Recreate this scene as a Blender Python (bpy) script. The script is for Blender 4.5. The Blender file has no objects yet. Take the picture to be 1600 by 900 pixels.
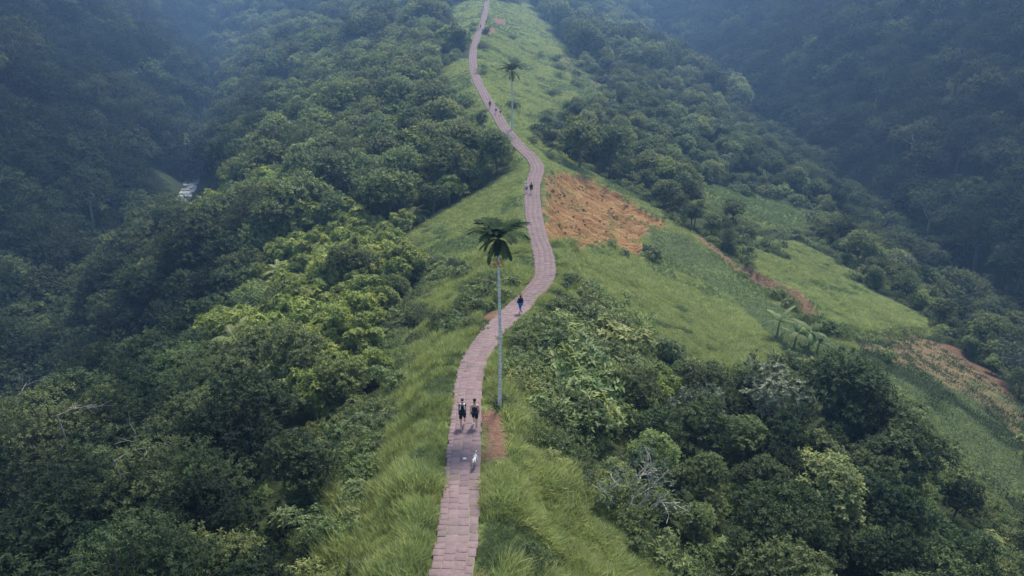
import bpy, bmesh, math, random
import numpy as np
from mathutils import Vector, Matrix

rng = np.random.default_rng(11)
random.seed(11)
R = math.radians
SC = bpy.context.scene
COL = SC.collection

# ------------------------------------------------------------------ camera
CZ = 72.0                      # camera height above the datum (valley floor ~ 0)
PITCH = R(22.0)
FPX = 1142.0                   # focal length in pixels of the 1600 px wide photograph
cam_d = bpy.data.cameras.new('camera')
cam_d.sensor_width = 36.0
cam_d.lens = 36.0 * FPX / 1600.0
cam_d.clip_start = 0.5
cam_d.clip_end = 4000
cam = bpy.data.objects.new('camera', cam_d)
COL.objects.link(cam)
cam.location = (0, 0, CZ)
cam.rotation_euler = (math.pi / 2 - PITCH, 0, 0)
SC.camera = cam

# ------------------------------------------------------------------ sky and sun (bright overcast, hazy)
SUN_EL, SUN_AZ = R(58), R(20)
world = bpy.data.worlds.new('World')
SC.world = world
world.use_nodes = True
wn = world.node_tree
wn.nodes.clear()
sky = wn.nodes.new('ShaderNodeTexSky')
sky.sky_type = 'NISHITA'
sky.sun_disc = False
sky.sun_elevation = SUN_EL
sky.sun_rotation = SUN_AZ
sky.air_density = 1.0
sky.dust_density = 1.5
sky.ozone_density = 1.0
bg = wn.nodes.new('ShaderNodeBackground')
bg.inputs['Strength'].default_value = 0.055
wo = wn.nodes.new('ShaderNodeOutputWorld')
wn.links.new(sky.outputs[0], bg.inputs[0])
wn.links.new(bg.outputs[0], wo.inputs[0])

sun_d = bpy.data.lights.new('sun', 'SUN')
sun_d.energy = 1.5
sun_d.angle = R(11)
sun_d.color = (1.0, 0.91, 0.74)
sun = bpy.data.objects.new('sun', sun_d)
COL.objects.link(sun)
sd = Vector((math.sin(SUN_AZ) * math.cos(SUN_EL), math.cos(SUN_AZ) * math.cos(SUN_EL), math.sin(SUN_EL)))
sun.rotation_euler = sd.to_track_quat('Z', 'Y').to_euler()
sun.location = (0, 0, 300)

SC.view_settings.view_transform = 'Standard'
SC.view_settings.look = 'None'
SC.view_settings.gamma = 1.0
SC.view_settings.use_curve_mapping = False
SC.view_settings.exposure = 2.25
SC.render.engine = 'CYCLES'
cy = SC.cycles
cy.use_denoising = True
cy.max_bounces = 5
cy.diffuse_bounces = 3
cy.glossy_bounces = 2
cy.transmission_bounces = 3
cy.volume_bounces = 1
cy.transparent_max_bounces = 4
cy.sample_clamp_indirect = 4.0

# ------------------------------------------------------------------ small maths
def ss(a, b, x):
    t = np.clip((x - a) / (b - a), 0, 1)
    return t * t * (3 - 2 * t)

def _h(ix, iy, seed):
    n = (ix.astype(np.int64) * 374761393 + iy.astype(np.int64) * 668265263 + seed * 974634777) & 0xFFFFFFFF
    n = ((n ^ (n >> 13)) * 1274126177) & 0xFFFFFFFF
    n = n ^ (n >> 16)
    return (n & 0xFFFFFF) / float(0xFFFFFF)

def vnoise(x, y, seed=0):
    x = np.asarray(x, float); y = np.asarray(y, float)
    ix = np.floor(x); iy = np.floor(y)
    fx = x - ix; fy = y - iy
    fx = fx * fx * (3 - 2 * fx); fy = fy * fy * (3 - 2 * fy)
    a = _h(ix, iy, seed); b = _h(ix + 1, iy, seed); c = _h(ix, iy + 1, seed); d = _h(ix + 1, iy + 1, seed)
    return (a * (1 - fx) + b * fx) * (1 - fy) + (c * (1 - fx) + d * fx) * fy

def fbm(x, y, seed=0, octv=4):
    s = 0; a = 0.5; f = 1.0
    for k in range(octv):
        s = s + a * (vnoise(x * f + 17.3 * k, y * f - 9.1 * k, seed + k) - 0.5)
        a *= 0.5; f *= 2.03
    return s                                 # about -0.5..0.5

def gsm(a, w):
    k = np.exp(-0.5 * (np.arange(-3 * w, 3 * w + 1) / w) ** 2); k /= k.sum()
    return np.convolve(np.pad(a, 3 * w, mode='edge'), k, mode='valid')

CP, SP = math.cos(PITCH), math.sin(PITCH)
def ray(px, py):
    u = (px - 800.0) / FPX; v = (450.0 - py) / FPX
    return np.array([u, CP + SP * v, -SP + CP * v])

def project(x, y, z):
    dz = z - CZ
    d = y * CP - dz * SP
    d = np.where(d < 0.1, 0.1, d)
    up = y * SP + dz * CP
    return 800 + FPX * x / d, 450 - FPX * up / d, d

# ------------------------------------------------------------------ the crest and the footpath that follows it
# height of the crest below the camera by distance
ZC_T = np.array([(-80, -19), (0, -19.5), (22, -21), (34, -22.3), (57, -25.5), (82, -27.3), (107, -28), (131, -27.8), (171, -25),
                 (245, -19.5), (310, -14), (443, -4), (600, 10), (800, 24), (1100, 40)], float)
YY = np.arange(-80, 1101, 1.0)
ZCs = gsm(np.interp(YY, ZC_T[:, 0], ZC_T[:, 1]), 8)
def zcrest(y):
    return CZ + np.interp(y, YY, ZCs)

PATH_PX = [(900, 674, 740), (860, 684, 744), (800, 692, 747), (740, 698, 750), (700, 700, 751), (660, 704, 752), (630, 707, 753),
           (600, 712, 752), (570, 719, 757), (540, 735, 775), (520, 750, 790), (500, 768, 810), (480, 790, 834), (460, 815, 850),
           (445, 830, 862), (430, 837, 868), (410, 837, 868), (390, 832, 862), (370, 826, 855), (340, 820, 849), (310, 817, 845),
           (290, 818, 845), (275, 824, 850), (262, 829, 853), (250, 824, 846), (240, 812, 835), (225, 798, 818), (210, 787, 804),
           (195, 776, 793), (180, 768, 786), (165, 758, 774), (150, 750, 766), (130, 739, 755), (110, 732, 748), (90, 731, 746),
           (75, 733, 747), (60, 739, 751), (45, 745, 757), (30, 750, 762), (15, 754, 765), (2, 754, 766)]
def hit_crest(px, py):
    d = ray(px, py)
    lo, hi = 5.0, 700.0
    ts = np.linspace(lo, hi, 6000)
    zz = CZ + d[2] * ts - zcrest(d[1] * ts)
    k = np.argmax(zz < 0)
    return d * ts[k] + np.array([0, 0, CZ])
pc = np.array([hit_crest((a + b) / 2, y) for y, a, b in PATH_PX])
pc = np.vstack([[pc[0, 0] - 2.2, -60, 0], [pc[0, 0] - 1.6, 4, 0], pc, [pc[-1, 0] - 4, 520, 0], [pc[-1, 0] - 12, 700, 0], [pc[-1, 0], 1100, 0]])
XCs = gsm(np.interp(YY, pc[:, 1], pc[:, 0]), 2)
XSs = gsm(XCs, 16)
def xpath(y): return np.interp(y, YY, XCs)
def xcrest(y): return np.interp(y, YY, XSs)

# the two streams: where they run, and how deep
def XL(y): return np.interp(y, [-80, 60, 100, 150, 240, 400, 630, 850, 1100], [-84, -80, -82, -92, -108, -160, -250, -330, -400])
def ZL(y): return CZ + np.interp(y, [-80, 100, 240, 600, 850, 1100], [-72, -69, -62, -50, -36, -20])
def XR(y): return np.interp(y, [-80, 60, 150, 250, 400, 700, 1100], [112, 108, 106, 112, 118, 112, 150])
def ZR(y): return CZ + np.interp(y, [-80, 150, 300, 600, 850, 1100], [-73, -69, -60, -44, -25, 0])

tt = np.linspace(0, 1, 201)
GL = gsm(np.interp(tt, [0, .05, .1, .2, .35, .6, .8, .92, 1], [0, .03, .075, .16, .26, .43, .66, .92, 1]), 4); GL -= GL[0]; GL /= GL[-1]
GR = gsm(np.interp(tt, [0, .04, .1, .2, .45, .66, .85, 1], [0, .04, .12, .23, .42, .58, .84, 1]), 4); GR -= GR[0]; GR /= GR[-1]

def wall(e, k):
    # rise of the opposite valley side at distance e beyond the stream
    return np.interp(e, [0, 3, 10, 60, 130, 220, 330, 600], np.array([0, .3, 5, 43, 92, 138, 165, 185]) * k)

def height0(x, y):
    xs = xcrest(y); zc = zcrest(y)
    wl = xs - XL(y); wr = XR(y) - xs
    dl = xs - x
    zl = np.where(dl <= wl, zc - (zc - ZL(y)) * np.interp(np.clip(dl / wl, 0, 1), tt, GL), ZL(y) + wall(dl - wl, 1.0))
    zr = np.where(-dl <= wr, zc - (zc - ZR(y)) * np.interp(np.clip(-dl / wr, 0, 1), tt, GR), ZR(y) + wall(-dl - wr, 1.0))
    z = np.where(dl > 0, zl, zr)
    adx = np.abs(x - xs)
    # broad lumps and gullies, absent on the crest and at the streams
    inner = np.minimum(np.abs(x - XL(y)), np.abs(x - XR(y)))
    amp = ss(10, 45, adx) * ss(2, 26, inner)
    z = z + amp * (11.0 * fbm(x / 48, y / 62, 3, 3) + 3.0 * fbm(x / 14, y / 14, 9, 3))
    far = ss(60, 160, np.maximum(-(x - XL(y)), x - XR(y)))
    z = z + far * 20 * fbm(x / 120, y / 95, 21, 3)
    # tussocky relief of the open slopes
    z = z + ss(2.2, 7, adx) * (0.9 * fbm(x / 7, y / 7, 31, 3) + 0.25 * fbm(x / 1.7, y / 1.7, 37, 2))
    z = z + ss(520, 900, y) * 85 * (1 - .5 * np.exp(-(adx / 40) ** 2))
    # side gully cut into the near left flank
    gy_ = 92 + (x + 40) * -.10
    z = z - 11.0 * np.exp(-((y - gy_) / 9.0) ** 2) * ss(-26, -48, x) * ss(-96, -78, x)
    # level bench for the path
    w = ss(1.5, 4.2, np.abs(x - xpath(y)))
    return zc * (1 - w) + z * w - 0.10 * (1 - ss(.9, 1.5, np.abs(x - xpath(y))))

def raycast(px, py, hf, t0=12.0, t1=900.0):
    d = ray(px, py)
    ts = np.concatenate([np.arange(t0, 200, 0.25), np.arange(200, t1, 1.0)])
    P = d[None, :] * ts[:, None]
    zz = CZ + P[:, 2] - hf(P[:, 0], P[:, 1])
    k = int(np.argmax(zz < 0)) if (zz < 0).any() else len(ts) - 1
    return np.array([P[k, 0], P[k, 1]])

def px_poly(pts, hf=None):
    return np.array([raycast(a, b, hf or height0) for a, b in pts])

def inpoly(x, y, poly):
    x = np.asarray(x, float); y = np.asarray(y, float)
    ins = np.zeros(x.shape, bool)
    n = len(poly)
    for i in range(n):
        x1, y1 = poly[i]; x2, y2 = poly[(i + 1) % n]
        if y1 == y2: continue
        c = ((y1 > y) != (y2 > y)) & (x < (x2 - x1) * (y - y1) / (y2 - y1) + x1)
        ins ^= c
    return ins

def dseg(x, y, poly, closed=True):
    x = np.asarray(x, float); y = np.asarray(y, float)
    best = np.full(x.shape, 1e9)
    n = len(poly)
    for i in range(n if closed else n - 1):
        ax, ay = poly[i]; bx, by = poly[(i + 1) % n]
        vx, vy = bx - ax, by - ay
        L = vx * vx + vy * vy + 1e-9
        t = np.clip(((x - ax) * vx + (y - ay) * vy) / L, 0, 1)
        best = np.minimum(best, np.hypot(x - ax - t * vx, y - ay - t * vy))
    return best

def sdist(x, y, poly):
    d = dseg(x, y, poly)
    return np.where(inpoly(x, y, poly), -d, d)

# ------------------------------------------------------------------ what grows where (outlines read off the photograph, laid on the ground)
P_FIELD = px_poly([(1150, 392), (1200, 402), (1250, 415), (1330, 440), (1400, 475), (1450, 512), (1448, 526), (1400, 531), (1340, 530),
                   (1292, 522), (1272, 500), (1240, 476), (1200, 452), (1160, 425)])
BANK = px_poly([(1078, 366), (1110, 390), (1160, 426), (1200, 453), (1240, 477), (1273, 501), (1292, 523), (1340, 531), (1400, 532), (1448, 527)])
P_SLIDE = px_poly([(853, 268), (880, 270), (905, 272), (925, 278), (955, 295), (985, 312), (1005, 328), (1040, 343), (1042, 355), (1012, 352),
                   (1006, 372), (1000, 402), (985, 395), (965, 385), (935, 380), (900, 388), (870, 384), (855, 378), (850, 340), (852, 300)])
GULLY = px_poly([(1272, 446), (1285, 462), (1300, 478), (1318, 496), (1328, 512)])

def height(x, y):
    x = np.asarray(x, float); y = np.asarray(y, float)
    z = height0(x, y)
    near = (x > 0) & (x < 95) & (y > 60) & (y < 175)
    if near.any():
        xn, yn = x[near], y[near]
        din = np.maximum(0, -sdist(xn, yn, P_FIELD))
        db = dseg(xn, yn, BANK, False)
        up = 1.6 * ss(0.0, .9, din) * (1 - ss(4, 20, db))
        sl = -sdist(xn, yn, P_SLIDE) + 1.6 * fbm(xn / 3, yn / 3, 55, 3)
        rid = np.abs(fbm(xn / 4.5 + .35 * yn, yn / 3.0, 57, 4)) * 2 + np.abs(fbm(xn / 1.5, yn / 1.1, 59, 3))
        cut = ss(0, .9, sl) * (.55 + 1.7 * rid) + ss(.8, 3, sl) * .5
        g = dseg(xn, yn, GULLY, False)
        zz = z[near] + up - cut - 0.9 * (1 - ss(.2, 1.2, g))
        z = z.copy(); z[near] = zz
    return z

SOILS = [('slide', P_SLIDE, 1.0),
         ('bare', px_poly([(753, 644), (770, 636), (784, 660), (796, 690), (790, 716), (756, 722), (753, 690)]), 0.05),
         ('bare', px_poly([(721, 463), (745, 451), (743, 463), (729, 475), (724, 483)]), 0.3),
         ('bare', px_poly([(757, 491), (780, 487), (778, 498), (760, 501)]), 0.3),
         ('bare', px_poly([(1075, 362), (1100, 374), (1150, 413), (1200, 447), (1250, 471), (1276, 500), (1270, 501), (1225, 470), (1180, 442), (1120, 397), (1080, 369)]), 0.05, .8),
         ('bare', px_poly([(1335, 542), (1400, 533), (1450, 530), (1500, 545), (1560, 590), (1600, 640), (1600, 690), (1540, 640), (1460, 592), (1400, 562)]), 1.6, .62),
         ('bare', px_poly([(1285, 524), (1320, 534), (1370, 540), (1420, 533), (1450, 527), (1450, 533), (1422, 541), (1370, 549), (1318, 542), (1284, 531)]), 0.0, .6),
         ('bare', px_poly([(770, 28), (790, 30), (788, 39), (775, 38)]), 0.5),
         ('bare', px_poly([(756, 45), (776, 44), (771, 53), (757, 54)]), 0.5),
         ('bare', px_poly([(858, 70), (880, 85), (900, 105), (930, 128), (950, 142), (935, 142), (905, 120), (872, 95)]), 0.8, .45),
         ('bare', px_poly([(746, 888), (764, 890), (762, 905), (745, 905)]), 0.1)]

OPEN_PX = (
    # left of the path, near to far
    [(645, 1100), (672, 900), (700, 700), (712, 600), (750, 520), (836, 440), (832, 380), (820, 330), (828, 256), (800, 270), (740, 308), (690, 332), (640, 366),
     (650, 392), (735, 402), (752, 425), (700, 446), (662, 462), (640, 500), (628, 545), (605, 615), (572, 690), (535, 780), (500, 900), (430, 1100)],
    [(698, 92), (735, 98), (750, 150), (792, 208), (828, 254), (806, 262), (780, 232), (745, 196), (715, 165), (690, 132)],
    [(712, 4), (754, 0), (746, 42), (738, 62), (700, 62), (708, 40)],
    # right of the path
    [(764, 0), (826, 0), (860, 40), (900, 95), (965, 165), (900, 172), (850, 180), (810, 205), (784, 178), (752, 130), (748, 80), (762, 30)],
    [(780, 178), (830, 195), (842, 225), (880, 244), (1000, 308), (1045, 345), (1085, 366), (1150, 410), (1280, 505), (1296, 524), (1450, 530), (1600, 636),
     (1600, 830), (1540, 812), (1470, 700), (1400, 622), (1300, 580), (1215, 566), (1100, 582), (985, 540), (930, 480), (885, 440), (868, 400), (856, 378), (850, 262), (812, 220)],
    [(725, 1100), (740, 905), (752, 740), (752, 640), (765, 560), (800, 500), (850, 455), (880, 440), (900, 470), (850, 520), (800, 560), (790, 640), (800, 706), (860, 738), (960, 785), (1020, 905), (1120, 1100)],
    # terraces on the lower right
    [(1148, 392), (1200, 402), (1250, 415), (1330, 440), (1400, 475), (1455, 512), (1448, 530), (1290, 526), (1200, 455)],
    [(1098, 290), (1180, 300), (1265, 335), (1250, 366), (1180, 352), (1110, 332)],
    [(1180, 372), (1240, 378), (1330, 425), (1290, 425), (1230, 405)],
)
OPEN = [px_poly(p) for p in OPEN_PX]
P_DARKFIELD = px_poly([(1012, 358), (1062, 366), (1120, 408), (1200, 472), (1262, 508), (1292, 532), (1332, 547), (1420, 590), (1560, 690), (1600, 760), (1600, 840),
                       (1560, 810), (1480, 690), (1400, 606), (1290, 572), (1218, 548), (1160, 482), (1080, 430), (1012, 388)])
P_LIGHTFIELD = px_poly([(862, 392), (1000, 400), (1080, 432), (1160, 484), (1216, 548), (1190, 575), (1100, 580), (1000, 540), (940, 470), (890, 430)])
P_THICKET = px_poly([(798, 545), (815, 505), (850, 465), (882, 438), (930, 462), (985, 535), (1010, 600), (985, 650), (905, 690), (815, 690), (800, 620)])
P_DIRT = px_poly([(749, 634), (774, 629), (794, 655), (805, 690), (800, 728), (750, 733)])
P_SPUR = px_poly([(632, 372), (690, 328), (740, 304), (830, 250), (822, 330), (834, 380), (838, 432), (752, 428), (735, 404), (645, 396)])
P_STRIP = px_poly([(1372, 640), (1420, 650), (1480, 710), (1540, 800), (1500, 800), (1430, 720), (1380, 668)])

def sd_open(x, y):
    d = np.full(np.shape(x), 1e9)
    for p in OPEN:
        lo = p.min(0) - 40; hi = p.max(0) + 40
        m = (x > lo[0]) & (x < hi[0]) & (y > lo[1]) & (y < hi[1])
        if m.any():
            d[m] = np.minimum(d[m], sdist(x[m], y[m], p))
    return d

def soil_amount(x, y):
    s = np.zeros(np.shape(x)); sl = np.zeros(np.shape(x))
    for kind, p, soft, *amt in SOILS:
        lo = p.min(0) - 5; hi = p.max(0) + 5
        m = (x > lo[0]) & (x < hi[0]) & (y > lo[1]) & (y < hi[1])
        if not m.any(): continue
        xm, ym = x[m], y[m]
        d = sdist(xm, ym, p) + (0.6 + soft) * 2.0 * fbm(xm / (1.2 + soft), ym / (1.2 + soft), 71, 3)
        a = 1 - ss(-.35 - .4 * soft, .35 + .4 * soft, d)
        a = a * (amt[0] if amt else 1.0)
        s[m] = np.maximum(s[m], a)
        if kind == 'slide': sl[m] = np.maximum(sl[m], a)
    return s, sl

# ------------------------------------------------------------------ materials
class NT:
    def __init__(s, name):
        s.m = bpy.data.materials.new(name); s.m.use_nodes = True
        s.t = s.m.node_tree; s.t.nodes.clear()
        s.out = s.n('ShaderNodeOutputMaterial')
    def n(s, typ, **kw):
        nd = s.t.nodes.new(typ)
        for k, v in kw.items(): setattr(nd, k, v)
        return nd
    def l(s, a, b): s.t.links.new(a, b)
    def noise(s, vec, scale, detail=3, rough=.55):
        nd = s.n('ShaderNodeTexNoise'); nd.inputs['Scale'].default_value = scale
        nd.inputs['Detail'].default_value = detail; nd.inputs['Roughness'].default_value = rough
        if vec is not None: s.l(vec, nd.inputs['Vector'])
        return nd.outputs['Fac']
    def ramp(s, fac, stops):
        nd = s.n('ShaderNodeValToRGB'); e = nd.color_ramp.elements
        while len(e) < len(stops): e.new(0.5)
        for k, (p, c) in enumerate(stops):
            e[k].position = p; e[k].color = (*c, 1) if len(c) == 3 else c
        s.l(fac, nd.inputs[0]); return nd.outputs[0]
    def mix(s, fac, a, b, mode='MIX'):
        nd = s.n('ShaderNodeMix', data_type='RGBA', blend_type=mode)
        for v, i in ((fac, 0), (a, 6), (b, 7)):
            if hasattr(v, 'links'): s.l(v, nd.inputs[i])
            else: nd.inputs[i].default_value = v if i == 0 else (*v, 1)
        return nd.outputs[2]
    def math(s, op, a, b=None, c=None):
        nd = s.n('ShaderNodeMath', operation=op)
        for i, v in enumerate((a, b, c)):
            if v is None: continue
            if hasattr(v, 'links'): s.l(v, nd.inputs[i])
            else: nd.inputs[i].default_value = v
        return nd.outputs[0]
    def maprange(s, v, a, b, c, d):
        nd = s.n('ShaderNodeMapRange'); s.l(v, nd.inputs[0])
        for i, q in enumerate((a, b, c, d)): nd.inputs[i + 1].default_value = q
        return nd.outputs[0]
    def attr(s, name, typ='GEOMETRY'):
        nd = s.n('ShaderNodeAttribute', attribute_name=name, attribute_type=typ); return nd.outputs['Fac']
    def bump(s, h, strength, dist):
        nd = s.n('ShaderNodeBump'); nd.inputs['Strength'].default_value = strength; nd.inputs['Distance'].default_value = dist
        s.l(h, nd.inputs['Height']); return nd.outputs[0]
    def principled(s, col, rough=.8, spec=.3, normal=None):
        nd = s.n('ShaderNodeBsdfPrincipled')
        if hasattr(col, 'links'): s.l(col, nd.inputs['Base Color'])
        else: nd.inputs['Base Color'].default_value = (*col, 1)
        if hasattr(rough, 'links'): s.l(rough, nd.inputs['Roughness'])
        else: nd.inputs['Roughness'].default_value = rough
        nd.inputs['Specular IOR Level'].default_value = spec
        if normal is not None: s.l(normal, nd.inputs['Normal'])
        return nd
    def surf(s, sh):
        s.l(sh if hasattr(sh, 'links') else sh.outputs[0], s.out.inputs[0]); return s.m

def plain(name, col, rough=.7, spec=.3, var=.12, scale=30):
    k = NT(name); tc = k.n('ShaderNodeTexCoord').outputs['Object']
    f = k.noise(tc, scale, 3)
    c = k.mix(f, tuple(v * (1 - var) for v in col), tuple(min(1, v * (1 + var)) for v in col))
    return k.surf(k.principled(c, rough, spec))

def leafmat(name, dark, light, warm, trans=.28, rough=.55, spec=.22, huevar=.12):
    # dark..light by leaf ('tone'), yellow-green shift by tree ('tint', an object property or an attribute of the plant)
    k = NT(name)
    oi = k.n('ShaderNodeObjectInfo')
    tone = k.attr('tone'); tint = k.attr('tint', 'INSTANCER')
    rnd = k.maprange(oi.outputs['Random'], 0, 1, -huevar * 2.2, huevar * 2.2)
    f = k.math('ADD', k.math('ADD', tone, rnd), k.math('MULTIPLY', tint, .8))
    nd = k.n('ShaderNodeClamp'); k.l(f, nd.inputs[0]); f = nd.outputs[0]
    c = k.ramp(f, [(0, dark), (.6, light), (1, warm)])
    b = k.maprange(oi.outputs['Random'], 0, 1, .82, 1.18)
    hsv = k.n('ShaderNodeHueSaturation'); k.l(c, hsv.inputs['Color']); k.l(b, hsv.inputs['Value'])
    r2 = k.math('FRACT', k.math('MULTIPLY', oi.outputs['Random'], 37.7))
    k.l(k.maprange(r2, 0, 1, .5 - huevar * .22, .5 + huevar * .16), hsv.inputs['Hue'])
    c = hsv.outputs[0]
    p = k.principled(c, rough, spec)
    tr = k.n('ShaderNodeBsdfTranslucent')
    c2 = k.mix(.5, c, (.9, 1.0, .35), 'MULTIPLY'); k.l(c2, tr.inputs[0])
    mx = k.n('ShaderNodeMixShader'); mx.inputs[0].default_value = trans
    k.l(p.outputs[0], mx.inputs[1]); k.l(tr.outputs[0], mx.inputs[2])
    return k.surf(mx)

M = {}
M['leaf_mid'] = leafmat('leaf_mid', (.045, .072, .028), (.128, .180, .060), (.24, .28, .09), trans=.35)
M['leaf_dark'] = leafmat('leaf_dark', (.028, .044, .022), (.074, .106, .045), (.14, .165, .06), rough=.65, spec=.12)
M['leaf_lime'] = leafmat('leaf_lime', (.080, .120, .030), (.20, .255, .062), (.34, .37, .085), trans=.35, huevar=.05)
M['leaf_shaded'] = leafmat('leaf_shaded', (.012, .023, .014), (.031, .052, .026), (.062, .086, .034), rough=.7, spec=.08)  # shade of ravines, valley walls and lower corners put into the leaf colour
M['leaf_vine'] = leafmat('leaf_vine', (.048, .075, .034), (.132, .182, .068), (.25, .285, .10), trans=.35)
M['leaf_grey'] = leafmat('leaf_grey', (.045, .07, .045), (.10, .135, .085), (.17, .20, .12))
M['leaf_gold'] = leafmat('leaf_gold', (.10, .11, .015), (.24, .22, .025), (.34, .28, .03))
M['leaf_palm'] = leafmat('leaf_palm', (.018, .036, .020), (.040, .070, .032), (.085, .12, .05), trans=.22, rough=.8, spec=.06)
M['leaf_banana'] = leafmat('leaf_banana', (.05, .085, .035), (.105, .155, .06), (.19, .24, .11), trans=.35, rough=.65, spec=.12)
M['grass'] = leafmat('grass', (.144, .188, .070), (.285, .340, .134), (.45, .47, .21), trans=.48, rough=.55, spec=.3, huevar=.07)
M['crop_dark'] = leafmat('crop_dark', (.030, .050, .028), (.062, .092, .048), (.11, .14, .07), trans=.35, rough=.6, spec=.15, huevar=.06)  # grass blades with the lower right slope's shade put into their colour
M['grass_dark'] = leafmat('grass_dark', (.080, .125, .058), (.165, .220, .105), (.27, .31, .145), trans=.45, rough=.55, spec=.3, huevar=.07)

def barkmat(name, a, b, scale=9):
    k = NT(name); tc = k.n('ShaderNodeTexCoord').outputs['Object']
    mp = k.n('ShaderNodeMapping'); mp.inputs['Scale'].default_value = (1, 1, .3); k.l(tc, mp.inputs[0])
    f = k.noise(mp.outputs[0], scale, 5, .65)
    c = k.ramp(f, [(.3, a), (.7, b)])
    return k.surf(k.principled(c, .9, .2, k.bump(f, .6, .03)))
M['bark'] = barkmat('bark', (.055, .045, .035), (.16, .14, .11))
M['bark_pale'] = barkmat('bark_pale', (.17, .155, .13), (.37, .345, .30))

def palmtrunkmat():
    k = NT('palm_trunk'); tc = k.n('ShaderNodeTexCoord').outputs['Object']
    sp = k.n('ShaderNodeSeparateXYZ'); k.l(tc, sp.inputs[0])
    w = k.math('SINE', k.math('MULTIPLY', sp.outputs[2], 30.0))
    ring = k.maprange(w, .75, 1.0, 0, 1)
    f = k.noise(tc, 6, 4, .6)
    c = k.ramp(f, [(.3, (.42, .43, .39)), (.7, (.74, .74, .69))])
    c = k.mix(k.math('MULTIPLY', ring, .55), c, (.20, .17, .13))
    lich = k.maprange(k.noise(tc, 2.2, 3), .55, .7, 0, .5)
    c = k.mix(lich, c, (.30, .36, .24))
    return k.surf(k.principled(c, .85, .25, k.bump(f, .4, .01)))
M['bark_white'] = barkmat('bark_white', (.30, .28, .23), (.58, .54, .46))
M['palm_trunk'] = palmtrunkmat()
M['crownshaft'] = plain('crownshaft', (.12, .19, .07), .45, .4)
M['areca_nut'] = plain('areca_nut', (.55, .22, .06), .5, .4)

def groundmat():
    k = NT('hillside_ground'); g = k.n('ShaderNodeNewGeometry'); pos = g.outputs['Position']
    n1 = k.noise(pos, .35, 5, .6); n2 = k.noise(pos, 2.2, 4, .6); n3 = k.noise(pos, .08, 3)
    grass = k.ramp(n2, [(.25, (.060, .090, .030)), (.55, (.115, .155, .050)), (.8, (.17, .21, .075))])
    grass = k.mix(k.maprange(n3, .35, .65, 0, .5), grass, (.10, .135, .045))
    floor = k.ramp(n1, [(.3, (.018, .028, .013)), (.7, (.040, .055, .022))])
    # red laterite, streaked down the slope
    mp = k.n('ShaderNodeMapping'); mp.inputs['Scale'].default_value = (.35, 1.0, .35); mp.inputs['Rotation'].default_value = (0, 0, .5); k.l(pos, mp.inputs[0])
    s1 = k.noise(mp.outputs[0], .75, 8, .74); s2 = k.noise(pos, 5.0, 4, .6)
    soil = k.ramp(s1, [(.30, (.105, .050, .024)), (.43, (.200, .104, .046)), (.54, (.265, .165, .072)), (.68, (.33, .250, .122))])
    soil = k.mix(k.maprange(s2, .35, .7, 0, .45), soil, (.19, .092, .040))
    bare = k.ramp(s2, [(.3, (.150, .074, .056)), (.7, (.25, .140, .105))])
    bare = k.mix(k.maprange(n1, .4, .65, 0, .5), bare, (.10, .07, .05))
    soil = k.mix(k.attr('slide'), bare, soil)
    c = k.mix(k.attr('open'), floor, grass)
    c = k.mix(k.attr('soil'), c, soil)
    h = k.math('ADD', k.math('MULTIPLY', s1, k.attr('soil')), k.math('MULTIPLY', n2, .6))
    return k.surf(k.principled(c, .95, .1, k.bump(h, 1.0, .6)))
M['ground'] = groundmat()

def stonemat():
    k = NT('paving_stone'); g = k.n('ShaderNodeNewGeometry').outputs['Position']; oi = k.n('ShaderNodeObjectInfo')
    tone = k.attr('tone')
    f = k.noise(g, 7, 6, .7); f2 = k.noise(g, 1.1, 3); f3 = k.noise(g, 38, 3, .6)
    c = k.ramp(f, [(.28, (.132, .090, .096)), (.5, (.172, .122, .128)), (.74, (.222, .165, .168))])
    c = k.mix(k.maprange(f2, .42, .66, 0, .55), c, (.160, .124, .125))
    c = k.mix(k.maprange(f3, .58, .75, 0, .45), c, (.31, .265, .255))
    f4 = k.noise(g, .45, 4, .65)
    c = k.mix(k.maprange(f4, .52, .68, 0, .6), c, (.115, .095, .088))
    c = k.mix(k.maprange(k.noise(g, 2.6, 5, .7), .60, .72, 0, .55), c, (.13, .135, .075))
    v = k.math('ADD', k.maprange(oi.outputs['Random'], 0, 1, .86, 1.12), k.math('MULTIPLY', tone, .16))
    hsv = k.n('ShaderNodeHueSaturation'); k.l(c, hsv.inputs['Color']); k.l(v, hsv.inputs['Value'])
    return k.surf(k.principled(hsv.outputs[0], .9, .2, k.bump(f, .5, .02)))
M['stone'] = stonemat()

def mortarmat():
    k = NT('path_bed'); g = k.n('ShaderNodeNewGeometry').outputs['Position']
    f = k.noise(g, 3.0, 5, .7); f2 = k.noise(g, .6, 3)
    c = k.ramp(f, [(.3, (.10, .078, .076)), (.5, (.17, .135, .128)), (.75, (.29, .26, .205))])
    c = k.mix(k.maprange(f2, .5, .68, 0, .7), c, (.25, .25, .10))
    return k.surf(k.principled(c, .95, .15, k.bump(f, .5, .03)))
M['mortar'] = mortarmat()

def watermat():
    k = NT('stream_water'); g = k.n('ShaderNodeNewGeometry').outputs['Position']
    f = k.noise(g, .35, 5, .7)
    c = k.ramp(f, [(.42, (.04, .052, .05)), (.60, (.33, .37, .40))])
    r = k.maprange(f, .42, .58, .12, .7)
    return k.surf(k.principled(c, r, .5, k.bump(k.noise(g, 1.5, 4), .5, .2)))
M['water'] = watermat()

# ------------------------------------------------------------------ object helpers
def link(o, parent=None):
    COL.objects.link(o)
    if parent is not None: o.parent = parent
    return o

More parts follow.
